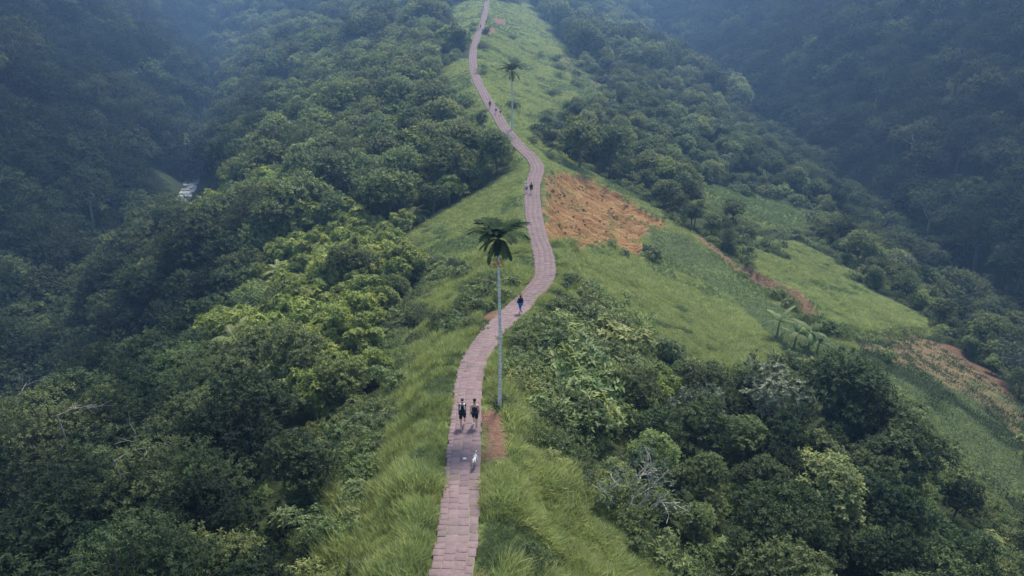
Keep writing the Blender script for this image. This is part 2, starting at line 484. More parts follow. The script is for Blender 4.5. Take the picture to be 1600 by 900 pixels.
def npmesh(name, V, F, mats, tone=None, mi=None, smooth=False):
    # F : list of (n,k) integer arrays, one per polygon size
    me = bpy.data.meshes.new(name)
    V = np.asarray(V, np.float32)
    Fs = [np.asarray(f, np.int32) for f in (F if isinstance(F, list) else [F]) if len(f)]
    nl = sum(f.size for f in Fs); npol = sum(len(f) for f in Fs)
    me.vertices.add(len(V)); me.vertices.foreach_set('co', V.ravel())
    me.loops.add(nl); me.loops.foreach_set('vertex_index', np.concatenate([f.ravel() for f in Fs]))
    sizes = np.concatenate([np.full(len(f), f.shape[1], np.int32) for f in Fs])
    starts = np.concatenate([[0], np.cumsum(sizes)[:-1]]).astype(np.int32)
    me.polygons.add(npol); me.polygons.foreach_set('loop_start', starts)
    try: me.polygons.foreach_set('loop_total', sizes)
    except Exception: pass
    if mi is not None: me.polygons.foreach_set('material_index', np.asarray(mi, np.int32))
    if smooth: me.polygons.foreach_set('use_smooth', np.ones(npol, bool))
    for m in (mats if isinstance(mats, (list, tuple)) else [mats]): me.materials.append(m)
    if tone is not None:
        a = me.attributes.new('tone', 'FLOAT', 'POINT'); a.data.foreach_set('value', np.asarray(tone, np.float32))
    me.update(calc_edges=True)
    return me

def put(name, me, parent=None, label=None, cat=None, group=None, kind=None):
    o = link(bpy.data.objects.new(name, me), parent)
    return tag(o, label, cat, group, kind)

def tag(o, label=None, cat=None, group=None, kind=None):
    if label: o['label'] = label
    if cat: o['category'] = cat
    if group: o['group'] = group
    if kind: o['kind'] = kind
    return o

def tubes(paths, seg=6):
    # paths : list of (points (n,3), radii (n)); one mesh of tapered tubes with closed tips
    V = []; F = []; off = 0
    ang = np.linspace(0, 2 * np.pi, seg, endpoint=False)
    for P, r in paths:
        P = np.asarray(P, float); r = np.asarray(r, float); n = len(P)
        T = np.gradient(P, axis=0); T /= np.linalg.norm(T, axis=1)[:, None] + 1e-9
        ref = np.array([1, 0, 0]) if abs(T[0, 0]) < .8 else np.array([0, 1, 0])
        A = np.cross(T, ref); A /= np.linalg.norm(A, axis=1)[:, None] + 1e-9
        B = np.cross(T, A)
        ring = P[:, None, :] + r[:, None, None] * (np.cos(ang)[None, :, None] * A[:, None, :] + np.sin(ang)[None, :, None] * B[:, None, :])
        V.append(ring.reshape(-1, 3))
        i = np.arange(n - 1)[:, None] * seg; j = np.arange(seg)[None, :]; j2 = (j + 1) % seg
        q = np.stack([i + j, i + j2, i + seg + j2, i + seg + j], -1).reshape(-1, 4) + off
        F.append(q)
        off += n * seg
    return np.vstack(V), np.vstack(F)

def curve(a, b, bow=(0, 0, 0), n=6, wob=0.0, rg=None):
    t = np.linspace(0, 1, n)[:, None]
    P = np.asarray(a)[None, :] * (1 - t) + np.asarray(b)[None, :] * t + np.asarray(bow)[None, :] * (4 * t * (1 - t))
    if wob and rg is not None:
        w = rg.normal(0, wob, (n, 3)); w[0] = 0; w[-1] = 0; P = P + w
    return P

# ------------------------------------------------------------------ the ground
def lines(*segs):
    out = []
    for a, b, s in segs: out.append(np.arange(a, b - 1e-6, s))
    return np.concatenate(out + [[segs[-1][1]]])
gx = lines((-480, -160, 5), (-160, -76, 2), (-76, -24, .8), (-24, 24, .4), (24, 80, .7), (80, 160, 2), (160, 480, 5))
gy = lines((-60, 10, 2), (10, 140, .5), (140, 260, 1), (260, 450, 2), (450, 1020, 5))
GX, GY = np.meshgrid(gx, gy)
GZ = height(GX.ravel(), GY.ravel()).reshape(GX.shape)
ny, nx = GX.shape
idx = np.arange(ny * nx).reshape(ny, nx)
quads = np.stack([idx[:-1, :-1], idx[:-1, 1:], idx[1:, 1:], idx[1:, :-1]], -1).reshape(-1, 4)
gv = np.stack([GX.ravel(), GY.ravel(), GZ.ravel()], 1)
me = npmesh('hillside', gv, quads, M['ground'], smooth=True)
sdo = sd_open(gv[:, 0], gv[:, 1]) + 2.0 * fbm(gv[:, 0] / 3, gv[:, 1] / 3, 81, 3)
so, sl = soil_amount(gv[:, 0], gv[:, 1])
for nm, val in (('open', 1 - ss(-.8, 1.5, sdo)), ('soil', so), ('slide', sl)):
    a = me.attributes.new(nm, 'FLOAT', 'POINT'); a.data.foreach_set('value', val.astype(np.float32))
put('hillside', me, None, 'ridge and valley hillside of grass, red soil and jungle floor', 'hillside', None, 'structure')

def ground(x, y):
    return height(np.atleast_1d(np.asarray(x, float)), np.atleast_1d(np.asarray(y, float)))

# stream at the bottom of the left ravine
sy = np.arange(60, 760, 3.0)
wd = 1.3 + .5 * fbm(sy / 14, sy * 0, 5, 3) + 3.2 * np.exp(-((sy - 243) / 13) ** 2)
mid = XL(sy) + 1.5 * fbm(sy / 20, sy * 0 + 3, 6, 2)
sv = []
for k in np.linspace(-1, 1, 7): sv.append(np.stack([mid + k * wd, sy, ZL(sy) + .55 + .12 * fbm(sy / 3, sy * 0 + k * 3, 8, 2)], 1))
sv = np.stack(sv, 1); n0, n1 = sv.shape[:2]
ii = np.arange(n0 * n1).reshape(n0, n1)
sq = np.stack([ii[:-1, :-1], ii[:-1, 1:], ii[1:, 1:], ii[1:, :-1]], -1).reshape(-1, 4)
put('stream', npmesh('stream', sv.reshape(-1, 3), sq, M['water'], smooth=True), None,
    'pale stream water glimpsed at the bottom of the dark left ravine', 'stream', None, 'structure')

# ------------------------------------------------------------------ the footpath : bed, then stone by stone
py_ = np.arange(12, 560, .5)
pP = np.stack([xpath(py_), py_, zcrest(py_)], 1)
def pwidth(y): return np.interp(y, [0, 40, 60, 100, 200, 300, 500], [1.72, 1.72, 2.15, 2.35, 2.5, 2.6, 2.8])
seglen = np.r_[0, np.cumsum(np.linalg.norm(np.diff(pP, axis=0), axis=1))]
def at_s(s):
    return np.stack([np.interp(s, seglen, pP[:, k]) for k in range(3)], -1)
def frame_s(s):
    a = at_s(s - .25); b = at_s(s + .25)
    t = b - a; t /= np.linalg.norm(t, axis=-1, keepdims=True)
    side = np.stack([t[..., 1], -t[..., 0], 0 * t[..., 0]], -1); side /= np.linalg.norm(side, axis=-1, keepdims=True)
    return at_s(s), t, side, np.cross(side, t)
ss_ = np.arange(.5, seglen[-1] - .5, .6)
c0, t0, s0, u0 = frame_s(ss_)
hw = pwidth(c0[:, 1]) / 2
prof = [(-1.0, -.35, .02), (-1.0, .068, .02), (-.5, .083, 0), (0, .090, 0), (.5, .083, 0), (1.0, .068, -.02), (1.0, -.35, -.02)]
bv = np.stack([c0 + s0 * (hw * a + e)[:, None] + np.array([0, 0, b])[None, :] for a, b, e in prof], 1)
n0, n1 = bv.shape[:2]; ii = np.arange(n0 * n1).reshape(n0, n1)
bq = np.stack([ii[:-1, :-1], ii[:-1, 1:], ii[1:, 1:], ii[1:, :-1]], -1).reshape(-1, 4)
footpath = put('footpath', npmesh('footpath', bv.reshape(-1, 3), bq, M['mortar']), None,
               'narrow mauve stone footpath winding along the ridge crest', 'footpath', None, 'structure')

def stone_mesh(seed):
    r = np.random.default_rng(seed)
    c = .10; lo = np.array([(-.5, -.5), (.5, -.5), (.5, .5), (-.5, .5)]) + r.uniform(-.025, .025, (4, 2))
    V = []
    V += [(x, y, -.5) for x, y in lo] + [(x, y, .30) for x, y in lo]
    V += [(x * (1 - c * .55), y * (1 - c * .55), .5 + r.uniform(-.08, .08)) for x, y in lo]
    F = []
    for b in (0, 4):
        for i in range(4):
            j = (i + 1) % 4; F.append((b + i, b + j, b + 4 + j, b + 4 + i))
    F.append((8, 9, 10, 11))
    return np.array(V), np.array(F)
stone_v = [stone_mesh(s) for s in range(6)]
stone_me = [npmesh('paving_stone', V, F, M['stone'], tone=np.zeros(12)) for V, F in stone_v]
srng = np.random.default_rng(5)
n_single = 0
bulkV, bulkF, bulkT = [], [], []; off = 0
s = float(np.interp(20.0, pP[:, 1], seglen)) ; s_end = float(np.interp(470.0, pP[:, 1], seglen))
row = 0
cols = np.array([.19, .27, .28, .26])
lag = np.array([s, s - .15, s - .3, s - .1])
todo = []
while lag.min() < s_end:
    k = int(np.argmin(lag))
    L = srng.uniform(.42, .72) if k else srng.uniform(.36, .48)
    if srng.random() < .12 and k: L *= 1.45
    todo.append((lag[k] + L / 2, k, L)); lag[k] += L
todo.sort()
for sc_, k, L in todo:
    c, t, sd_, up = (v for v in frame_s(np.array(sc_)))
    W = float(pwidth(c[1])); e = np.r_[0, np.cumsum(cols)] / cols.sum()
    sway = .05 * math.sin(sc_ * .21) + .03 * math.sin(sc_ * .57 + 1)
    x0 = e[k] - .5 + (sway if 0 < k else 0); x1 = e[k + 1] - .5 + (sway if k < 3 else 0)
    a = x0 * W; b = x1 * W
    if k == 0: a -= srng.uniform(-.03, .09)
    if k == 3: b += srng.uniform(-.07, .06)
    gap = .012 + .014 * srng.random()
    wdt = (b - a) - gap; ln = L - gap - .01
    hgt = .13
    cen = c + sd_ * (a + b) / 2 + up * (.050 - .02 * abs((a + b) / W) + .5 * hgt * .0 + srng.uniform(-.006, .014))
    tilt = srng.normal(0, .008, 2)
    X = sd_ + up * tilt[0]; Yv = t + up * tilt[1] + sd_ * srng.normal(0, .025)
    Z = np.cross(X, Yv); Z /= np.linalg.norm(Z)
    v = int(srng.integers(0, 6))
    if n_single < 298:
        o = link(bpy.data.objects.new('paving_stone', stone_me[v]), footpath)
        mt = Matrix(((X[0] * wdt, Yv[0] * ln, Z[0] * hgt, cen[0]), (X[1] * wdt, Yv[1] * ln, Z[1] * hgt, cen[1]), (X[2] * wdt, Yv[2] * ln, Z[2] * hgt, cen[2]), (0, 0, 0, 1)))
        o.matrix_world = mt
        n_single += 1
    else:
        V, F = stone_v[v]
        bulkV.append(cen + V[:, :1] * X * wdt + V[:, 1:2] * Yv * ln + V[:, 2:3] * Z * hgt)
        bulkF.append(F + off); off += 12; bulkT.append(np.full(12, srng.uniform(-.5, .5)))
o = put('paving', npmesh('paving', np.vstack(bulkV), np.vstack(bulkF), M['stone'], tone=np.concatenate(bulkT)), footpath, None, None, None, 'stuff')

def on_path(px, py):
    p = hit_crest(px, py); return Vector((p[0], p[1], float(zcrest(p[1])) + .115))

# ------------------------------------------------------------------ plants : leaf by leaf
def unit(v): return v / (np.linalg.norm(v, axis=-1, keepdims=True) + 1e-9)

def leaves(P, L, N, length, width, tone, fold=.18):
    # P base points, L long axes, N upper sides : each leaf two triangles folded on the midrib
    n = len(P); length = np.broadcast_to(length, n)[:, None]; width = np.broadcast_to(width, n)[:, None]
    L = unit(L); W = unit(np.cross(L, N)); N = np.cross(W, L)
    mid = P + L * length * .45
    V = np.stack([P, mid + W * width * .5 + N * width * fold, P + L * length - N * length * .08, mid - W * width * .5 + N * width * fold], 1).reshape(-1, 3)
    b = np.arange(n)[:, None] * 4
    F = np.concatenate([b + np.array([[0, 1, 2]]), b + np.array([[0, 2, 3]])], 0)
    return V, F, np.repeat(tone, 4)

def foliage(lobes, r, ns, nl, leaf, mode='sprig', sl=.55, zlo=-.3, droop=.25, upbias=.35):
    # lobes : list of (centre, (rx, ry, rz), tone)
    Ps, Ls, Ns, Ts = [], [], [], []
    for c, rad, lt in lobes:
        k = max(4, int(ns * (rad[0] / 1.2) ** 2))
        zz = r.uniform(zlo, 1, k); ph = r.uniform(0, 2 * np.pi, k); q = np.sqrt(np.maximum(0, 1 - zz * zz))
        d = np.stack([q * np.cos(ph), q * np.sin(ph), zz], 1)
        o = np.asarray(c) + d * np.asarray(rad) * r.uniform(.55, 1.0, (k, 1))
        a = unit(d + np.array([0, 0, upbias]) + r.normal(0, .35, (k, 3)))
        st = lt + r.normal(0, .09, k)
        j = np.arange(nl)
        phi = j[None, :] * 2.4 + r.uniform(0, 6.28, (k, 1))
        ref = unit(np.cross(a, r.normal(0, 1, (k, 3)))); ref2 = np.cross(a, ref)
        perp = np.cos(phi)[..., None] * ref[:, None, :] + np.sin(phi)[..., None] * ref2[:, None, :]
        if mode == 'rosette':
            pos = o[:, None, :] + a[:, None, :] * (r.uniform(0, .12, (k, nl, 1)))
            Lx = perp * .95 + a[:, None, :] * r.uniform(.15, .7, (k, nl, 1)) + np.array([0, 0, -droop])
            Nn = a[:, None, :] * 1.0 + np.array([0, 0, .5]) + r.normal(0, .2, (k, nl, 3))
            tn = st[:, None] + r.normal(0, .08, (k, nl))
        else:
            f = (j + 1) / nl
            pos = o[:, None, :] + a[:, None, :] * (sl * f)[None, :, None] + np.array([0, 0, -1]) * (droop * sl * f ** 2)[None, :, None]
            Lx = perp * .8 + a[:, None, :] * .55 + np.array([0, 0, -droop]) + r.normal(0, .15, (k, nl, 3))
            Nn = np.array([0, 0, .9]) + d[:, None, :] * .6 + r.normal(0, .3, (k, nl, 3))
            tn = st[:, None] + .16 * (f - .5)[None, :] + r.normal(0, .07, (k, nl))
        Ps.append(pos.reshape(-1, 3)); Ls.append(Lx.reshape(-1, 3)); Ns.append(Nn.reshape(-1, 3)); Ts.append(tn.ravel())
    P = np.vstack(Ps); n = len(P)
    ln = leaf[0] * r.uniform(.65, 1.25, n); wd = leaf[1] * r.uniform(.75, 1.2, n)
    return leaves(P, np.vstack(Ls), np.vstack(Ns), ln, wd, np.concatenate(Ts))

def curtains(r, tops, drop, nstr, leaf, tone):
    # creeper strands hanging from points in the crown
    Ps, Ls, Ns, Ts = [], [], [], []
    for c in tops:
        for _ in range(nstr):
            h = drop * r.uniform(.4, 1.0); n = int(h / .11)
            off = r.normal(0, .45, 3); off[2] *= .4
            f = np.linspace(0, 1, n)
            out = unit(np.array([c[0], c[1], 0.0]) + r.normal(0, .3, 3)) * .35
            pos = np.asarray(c) + off + np.stack([out[0] * np.sqrt(f), out[1] * np.sqrt(f), -h * f], 1) + r.normal(0, .07, (n, 3))
            ph = r.uniform(0, 6.28, n)
            Lx = np.stack([np.cos(ph), np.sin(ph), -.7 + 0 * ph], 1)
            Nn = np.stack([np.cos(ph) * .8, np.sin(ph) * .8, .8 + 0 * ph], 1) + r.normal(0, .25, (n, 3))
            Ps.append(pos); Ls.append(Lx); Ns.append(Nn); Ts.append(tone + r.normal(0, .1) + r.normal(0, .07, n))
    P = np.vstack(Ps); n = len(P)
    return leaves(P, np.vstack(Ls), np.vstack(Ns), leaf[0] * r.uniform(.7, 1.3, n), leaf[1] * r.uniform(.7, 1.2, n), np.concatenate(Ts))

def joinparts(parts):
    V = []; F = []; T = []; off = 0
    for v, f, t in parts:
        V.append(v); F.append(f + off); T.append(t); off += len(v)
    return np.vstack(V), np.vstack(F), np.concatenate(T)

def dome(r, n, rad, zc, hgt, lobe, flat=1.0, tvar=.12, t0=.38):
    out = []
    gold = 2.39996
    for i in range(n):
        z = 1 - (i + .5) / n * 1.25
        z = max(z, -.25)
        q = math.sqrt(max(0, 1 - z * z)); a = i * gold + r.uniform(-.5, .5)
        k = r.uniform(.62, 1.08) * (1 + .22 * math.sin(a * 2 + n) + .15 * math.sin(a * 3 + 1.7 * n))
        lr = lobe * r.uniform(.7, 1.3)
        out.append((np.array([rad * q * k * math.cos(a), rad * q * k * math.sin(a), zc + hgt * z * k]), (lr, lr, lr * .8 * flat), t0 + r.normal(0, tvar)))
    return out

def limbs(r, lobes, base_h, r0, every=1, sag=.3):
    # trunk up to base_h, then a limb to each chosen lobe
    top = np.array([r.normal(0, .25), r.normal(0, .25), base_h])
    paths = [(curve((0, 0, -.8), top, (r.normal(0, .12), r.normal(0, .12), 0), 6), np.linspace(r0 * 1.25, r0 * .8, 6))]
    for c, rad, _ in lobes[::every]:
        s = top * r.uniform(.75, 1.0)
        e = np.asarray(c) + np.array([0, 0, -.1])
        paths.append((curve(s, e, (r.normal(0, .2), r.normal(0, .2), r.uniform(-.1, sag)), 6, .06, r), np.linspace(r0 * .5, r0 * .10, 6)))
    return paths

def branching(r, start, direc, length, rad, depth, out, tips, spread=.7):
    n = 5
    d = unit(np.asarray(direc, float))
    P = [np.asarray(start, float)]
    for i in range(n - 1):
        d = unit(d + r.normal(0, .14, 3) + np.array([0, 0, .05]))
        P.append(P[-1] + d * length / (n - 1))
    P = np.array(P); out.append((P, np.linspace(rad, rad * .6, n)))
    if depth == 0:
        tips.append((P[-1], d)); return
    for k in range(int(r.integers(2, 4))):
        branching(r, P[int(r.integers(2, n))], d + r.normal(0, spread, 3), length * r.uniform(.6, .8), rad * .58, depth - 1, out, tips, spread)

PROTO = {}      # kind -> list of (trunk mesh, crown mesh, joined mesh)
def proto(kind, wood, fol, leaf_m, bark_m):
    Vt, Ft = tubes(wood, 6)
    Vc, Fc, Tc = fol
    tr = npmesh(kind + '_trunk', Vt, Ft, bark_m, smooth=True)
    cr = npmesh(kind + '_crown', Vc, Fc, leaf_m, tone=Tc)
    V = np.vstack([Vt, Vc]); T = np.r_[np.zeros(len(Vt)), Tc]
    jo = npmesh(kind, V, [Ft, Fc + len(Vt)], [bark_m, leaf_m], tone=T, mi=np.r_[np.zeros(len(Ft)), np.ones(len(Fc))])
    PROTO.setdefault(kind, []).append((tr, cr, jo))

for sd in range(3):
    r = np.random.default_rng(100 + sd)
    lb = dome(r, 26 + 3 * sd, 2.75, 4.5, 2.5, .95, tvar=.15)
    wood = limbs(r, lb, 3.6, .20)
    fo = foliage(lb, r, 46, 9, (.32, .15), sl=.5)
    proto('broadleaf_tree', wood, fo, M['leaf_mid'], M['bark'])
    proto('dark_broadleaf_tree', wood, fo, M['leaf_dark'], M['bark'])
    proto('deep_shade_tree', wood, fo, M['leaf_shaded'], M['bark'])  # same tree again, leaves coloured as if in deep shade
for sd in range(3):
    r = np.random.default_rng(200 + sd)
    lb = dome(r, 20, 2.3, 5.4, 1.9, 1.0, t0=.42)
    low = dome(r, 12, 2.7, 3.2, 1.6, .95, t0=.36)
    wood = limbs(r, lb, 4.2, .2)
    fo = joinparts([foliage(lb + low, r, 34, 8, (.34, .18)),
                    curtains(r, [l[0] for l in lb[::2]] + [l[0] for l in low[::2]], 4.2, 5, (.24, .17), .42)])
    proto('creeper_draped_tree', wood, fo, M['leaf_vine'], M['bark'])
for sd in range(3):
    r = np.random.default_rng(300 + sd)
    lb = dome(r, 26, 2.5, 3.6, 2.2, .9, t0=.55)
    wood = limbs(r, lb, 2.6, .16)
    fo = foliage(lb, r, 32, 8, (.58, .23), 'rosette', droop=.4)
    proto('large_leaf_tree', wood, fo, M['leaf_lime'], M['bark'])
for sd in range(2):
    r = np.random.default_rng(400 + sd)
    lb = []
    for lay in range(4):
        zz = 5.2 + lay * .95; rr = [3.4, 3.0, 2.3, 1.2][lay]
        for i in range([11, 9, 6, 3][lay]):
            a = i * 2.4 + lay; q = rr * math.sqrt((i + .6) / [11, 9, 6, 3][lay])
            lr = r.uniform(.9, 1.35)
            lb.append((np.array([q * math.cos(a), q * math.sin(a), zz + r.normal(0, .2) - .12 * q]), (lr, lr, lr * .32), .4 + r.normal(0, .12)))
    wood = limbs(r, lb, 4.6, .24, 1, .1)
    fo = foliage(lb, r, 38, 11, (.19, .085), sl=.5, zlo=-.1, upbias=.1)
    proto('layered_tree', wood, fo, M['leaf_dark'], M['bark'])
    proto('deep_shade_layered_tree', wood, fo, M['leaf_shaded'], M['bark'])  # same layered tree with shade put into its leaves
for sd in range(2):
    r = np.random.default_rng(500 + sd)
    lb = dome(r, 24, 2.6, 4.8, 2.3, .95, t0=.45)
    wood = limbs(r, lb, 3.4, .17)
    fo = foliage(lb, r, 24, 7, (.30, .17), 'rosette', droop=.2)
    proto('grey_leaf_tree', wood, fo, M['leaf_grey'], M['bark_pale'])
for sd in range(2):
    r = np.random.default_rng(600 + sd)
    wood = []; tips = []
    for k in range(5):
        a = k * 1.26 + r.uniform(-.3, .3)
        branching(r, (0, 0, -.4), (math.cos(a) * .75, math.sin(a) * .75, 1.2), 2.2, .10, 3, wood, tips, .55)
    lb = [(t, (.42, .42, .36), .45 + r.normal(0, .1)) for t, d in tips]
    fo = foliage(lb, r, 34, 6, (.20, .085), sl=.34)
    proto('bare_limbed_tree', wood, fo, M['leaf_grey'], M['bark_white'])
for sd in range(2):
    r = np.random.default_rng(650 + sd)
    wood = []; tips = []
    top = np.array([.3, .2, 6.5])
    wood.append((curve((0, 0, -1), top, (.2, 0, 0), 7), np.linspace(.24, .15, 7)))
    for k in range(6):
        a = k * 1.05 + r.uniform(-.3, .3)
        branching(r, top * r.uniform(.8, 1), (math.cos(a), math.sin(a), .8), 2.0, .10, 2, wood, tips, .6)
    lb = [(t, (.75, .75, .5), .4 + r.normal(0, .12)) for t, d in tips]
    fo = foliage(lb, r, 60, 8, (.22, .11))
    proto('pale_trunk_tree', wood, fo, M['leaf_dark'], M['bark_pale'])

# shrubs
for sd in range(3):
    r = np.random.default_rng(700 + sd)
    lb = [(np.array([r.normal(0, .5), r.normal(0, .5), r.uniform(.35, 1.0)]), (l_, l_, l_ * .85), .4 + r.normal(0, .1)) for l_ in r.uniform(.45, .75, 9)]
    wood = [(curve((0, 0, -.3), l[0], (0, 0, .1), 4), np.linspace(.03, .008, 4)) for l in lb]
    fo = foliage(lb, r, 110, 7, (.17, .08), sl=.32)
    proto('shrub', wood, fo, M['leaf_mid'], M['bark'])
for sd in range(2):
    r = np.random.default_rng(750 + sd)
    lb = [(np.array([r.normal(0, .45), r.normal(0, .45), r.uniform(.4, 1.3)]), (l_, l_, l_ * .9), .5 + r.normal(0, .1)) for l_ in r.uniform(.4, .7, 9)]
    wood = [(curve((0, 0, -.3), l[0], (0, 0, .1), 4), np.linspace(.03, .008, 4)) for l in lb]
    fo = foliage(lb, r, 70, 6, (.30, .12), 'rosette', droop=.3)
    proto('broad_shrub', wood, fo, M['leaf_vine'], M['bark'])

def frond(r, az, el, length, arch, nlf, leaf, tone, rad=.02, roll=0.0, base=(0, 0, 0)):
    # one feather leaf : (rachis path, radii), leaflets
    n = 12; P = [np.asarray(base, float)]; e = el
    for i in range(n - 1):
        d = np.array([math.cos(az) * math.cos(e), math.sin(az) * math.cos(e), math.sin(e)])
        P.append(P[-1] + d * length / (n - 1)); e -= arch / (n - 1) * (0.5 + 1.2 * i / n)
    P = np.array(P); T = unit(np.gradient(P, axis=0))
    f = np.linspace(.14, 1.0, nlf)
    pos = np.stack([np.interp(f, np.linspace(0, 1, n), P[:, k]) for k in range(3)], 1)
    tan = unit(np.stack([np.interp(f, np.linspace(0, 1, n), T[:, k]) for k in range(3)], 1))
    side = np.array([-math.sin(az), math.cos(az), 0.0])
    up = unit(np.cross(tan, side)); up *= np.sign(up[:, 2:3] + 1e-6) if el > -.5 else 1
    Ls = []; Ps = []; Ns = []; ln = []
    for sgn in (-1, 1):
        w = np.sin(np.pi * np.clip(f * .86 + .12, 0, 1)) ** .6
        Ls.append(side * sgn * .85 + tan * (.55 + .5 * f[:, None]) + np.array([0, 0, -.12]) + up * .3 + r.normal(0, .06, (nlf, 3)))
        Ps.append(pos); Ns.append(up + r.normal(0, .08, (nlf, 3)) - side * sgn * .35); ln.append(leaf[0] * (.35 + .65 * w) * r.uniform(.9, 1.1, nlf))
    P2 = np.vstack(Ps); L2 = unit(np.vstack(Ls)); N2 = np.vstack(Ns); ln = np.concatenate(ln)
    # strap leaflets that bend down : two quads each
    W = unit(np.cross(L2, N2)); hw = (leaf[1] * .5) * np.ones(len(P2))[:, None]
    m = P2 + L2 * (ln * .5)[:, None]; L3 = unit(L2 + np.array([0, 0, -.45])); tp = m + L3 * (ln * .5)[:, None]
    V = np.stack([P2 - W * hw * .5, P2 + W * hw * .5, m + W * hw, m - W * hw, tp + W * hw * .35, tp - W * hw * .35], 1).reshape(-1, 3)
    b = np.arange(len(P2))[:, None] * 6
    F = np.concatenate([b + np.array([[0, 1, 2, 3]]), b + np.array([[3, 2, 4, 5]])], 0)
    return (P, np.linspace(rad, rad * .25, n)), V, F, np.repeat(tone + r.normal(0, .06, len(P2)), 6)

for sd in range(2):
    r = np.random.default_rng(800 + sd)
    rach = []; Vs = []; Fs = []; Ts = []; off = 0
    hb = .9 + 2.6 * sd
    for k in range(15):
        p, V, F, T = frond(r, k * 2.4, r.uniform(.45, 1.25), r.uniform(2.0, 2.9), r.uniform(1.0, 1.7), 24, (.62, .10), .48 + r.normal(0, .1), base=(0, 0, hb))
        rach.append(p); Vs.append(V); Fs.append(F + off); off += len(V); Ts.append(T)
    wood = [(curve((0, 0, -.6), (0, 0, hb + .1), n=4), np.array([.16, .14, .12, .1]))] + rach
    Vt, Ft = tubes(wood, 5)
    kind = 'feather_palm'
    mats = M['leaf_vine']
    tr = npmesh(kind + '_trunk', Vt, Ft, M['bark'], smooth=True)
    cr = npmesh(kind + '_crown', np.vstack(Vs), np.vstack(Fs), mats, tone=np.concatenate(Ts))
    jo = npmesh(kind, np.vstack([Vt] + Vs), [Ft, np.vstack(Fs) + len(Vt)], [M['bark'], mats], tone=np.r_[np.zeros(len(Vt)), np.concatenate(Ts)], mi=np.r_[np.zeros(len(Ft)), np.ones(sum(len(f) for f in Fs))])
    PROTO.setdefault(kind, []).append((tr, cr, jo))

# ------------------------------------------------------------------ where the trees stand
def jgrid(x0, x1, y0, y1, s, r):
    X, Y = np.meshgrid(np.arange(x0, x1, s), np.arange(y0, y1, s))
    X = X + (np.arange(X.shape[0]) % 2)[:, None] * s / 2
    return np.stack([X.ravel() + r.uniform(-.42, .42, X.size) * s, Y.ravel() + r.uniform(-.42, .42, X.size) * s], 1)

trg = np.random.default_rng(77)
A = jgrid(-125, 130, 8, 330, 3.7, trg)                     # both flanks of the ridge
B = jgrid(-470, 470, 20, 470, 6.3, trg)                    # the valley sides opposite
Cc = jgrid(-470, 470, 330, 1010, 7.6, trg)                 # everything far
def wallside(p): return np.maximum(XL(p[:, 1]) - p[:, 0], p[:, 0] - XR(p[:, 1]))
A = A[wallside(A) < 4]; B = B[(wallside(B) >= 4) | (B[:, 1] >= 330)]; B = B[B[:, 1] < 330 + 0 * B[:, 0]]
pts = np.vstack([A, B, Cc]); big = np.r_[np.zeros(len(A)), np.ones(len(B)), 2 * np.ones(len(Cc))]
sdo_t = sd_open(pts[:, 0], pts[:, 1])
near_t = pts[:, 1] < 130
ok = sdo_t > np.where(near_t, 1.6, 2.6)
ok &= np.abs(pts[:, 0] - xpath(pts[:, 1])) > 4.2
ok &= np.minimum(np.abs(pts[:, 0] - XL(pts[:, 1])), np.abs(pts[:, 0] - XR(pts[:, 1]))) > 2.2
ok &= ~((pts[:, 1] < 44) & (pts[:, 0] > 0) & (sdo_t < 3.4))
# the clearing through which the stream is seen
d_s = np.hypot((pts[:, 0] + 107) / 9, (pts[:, 1] - 238) / 17)
ok &= d_s > 1
gapn = vnoise(pts[:, 0] / 7, pts[:, 1] / 9, 401)
ok &= ~inpoly(pts[:, 0], pts[:, 1], P_THICKET)
lime = (pts[:, 0] < xcrest(pts[:, 1])) & (pts[:, 0] > -46) & (pts[:, 1] > 52) & (pts[:, 1] < 112)
ok &= ~((gapn < .27) & (sdo_t > 5) & ~lime)                         # breaks in the canopy
# thinner edge growth : keep fewer trees right at the margins of the open ground
pts, big, sdo_t = pts[ok], big[ok], sdo_t[ok]
tz = height(pts[:, 0], pts[:, 1])
tpx, tpy, tdep = project(pts[:, 0], pts[:, 1], tz + 4)
vis = (tpx > -260) & (tpx < 1860) & (tpy > -170) & (tpy < 1150) & (pts[:, 1] * CP - (tz - CZ) * SP > 8)
pts, big, sdo_t, tz, tpx, tpy, tdep = (a[vis] for a in (pts, big, sdo_t, tz, tpx, tpy, tdep))
NTREE = len(pts)
left = pts[:, 0] < xcrest(pts[:, 1]); ws = wallside(pts)

def pick(r, table):
    ks = list(table); w = np.array([table[k] for k in ks], float); return ks[int(r.choice(len(ks), p=w / w.sum()))]

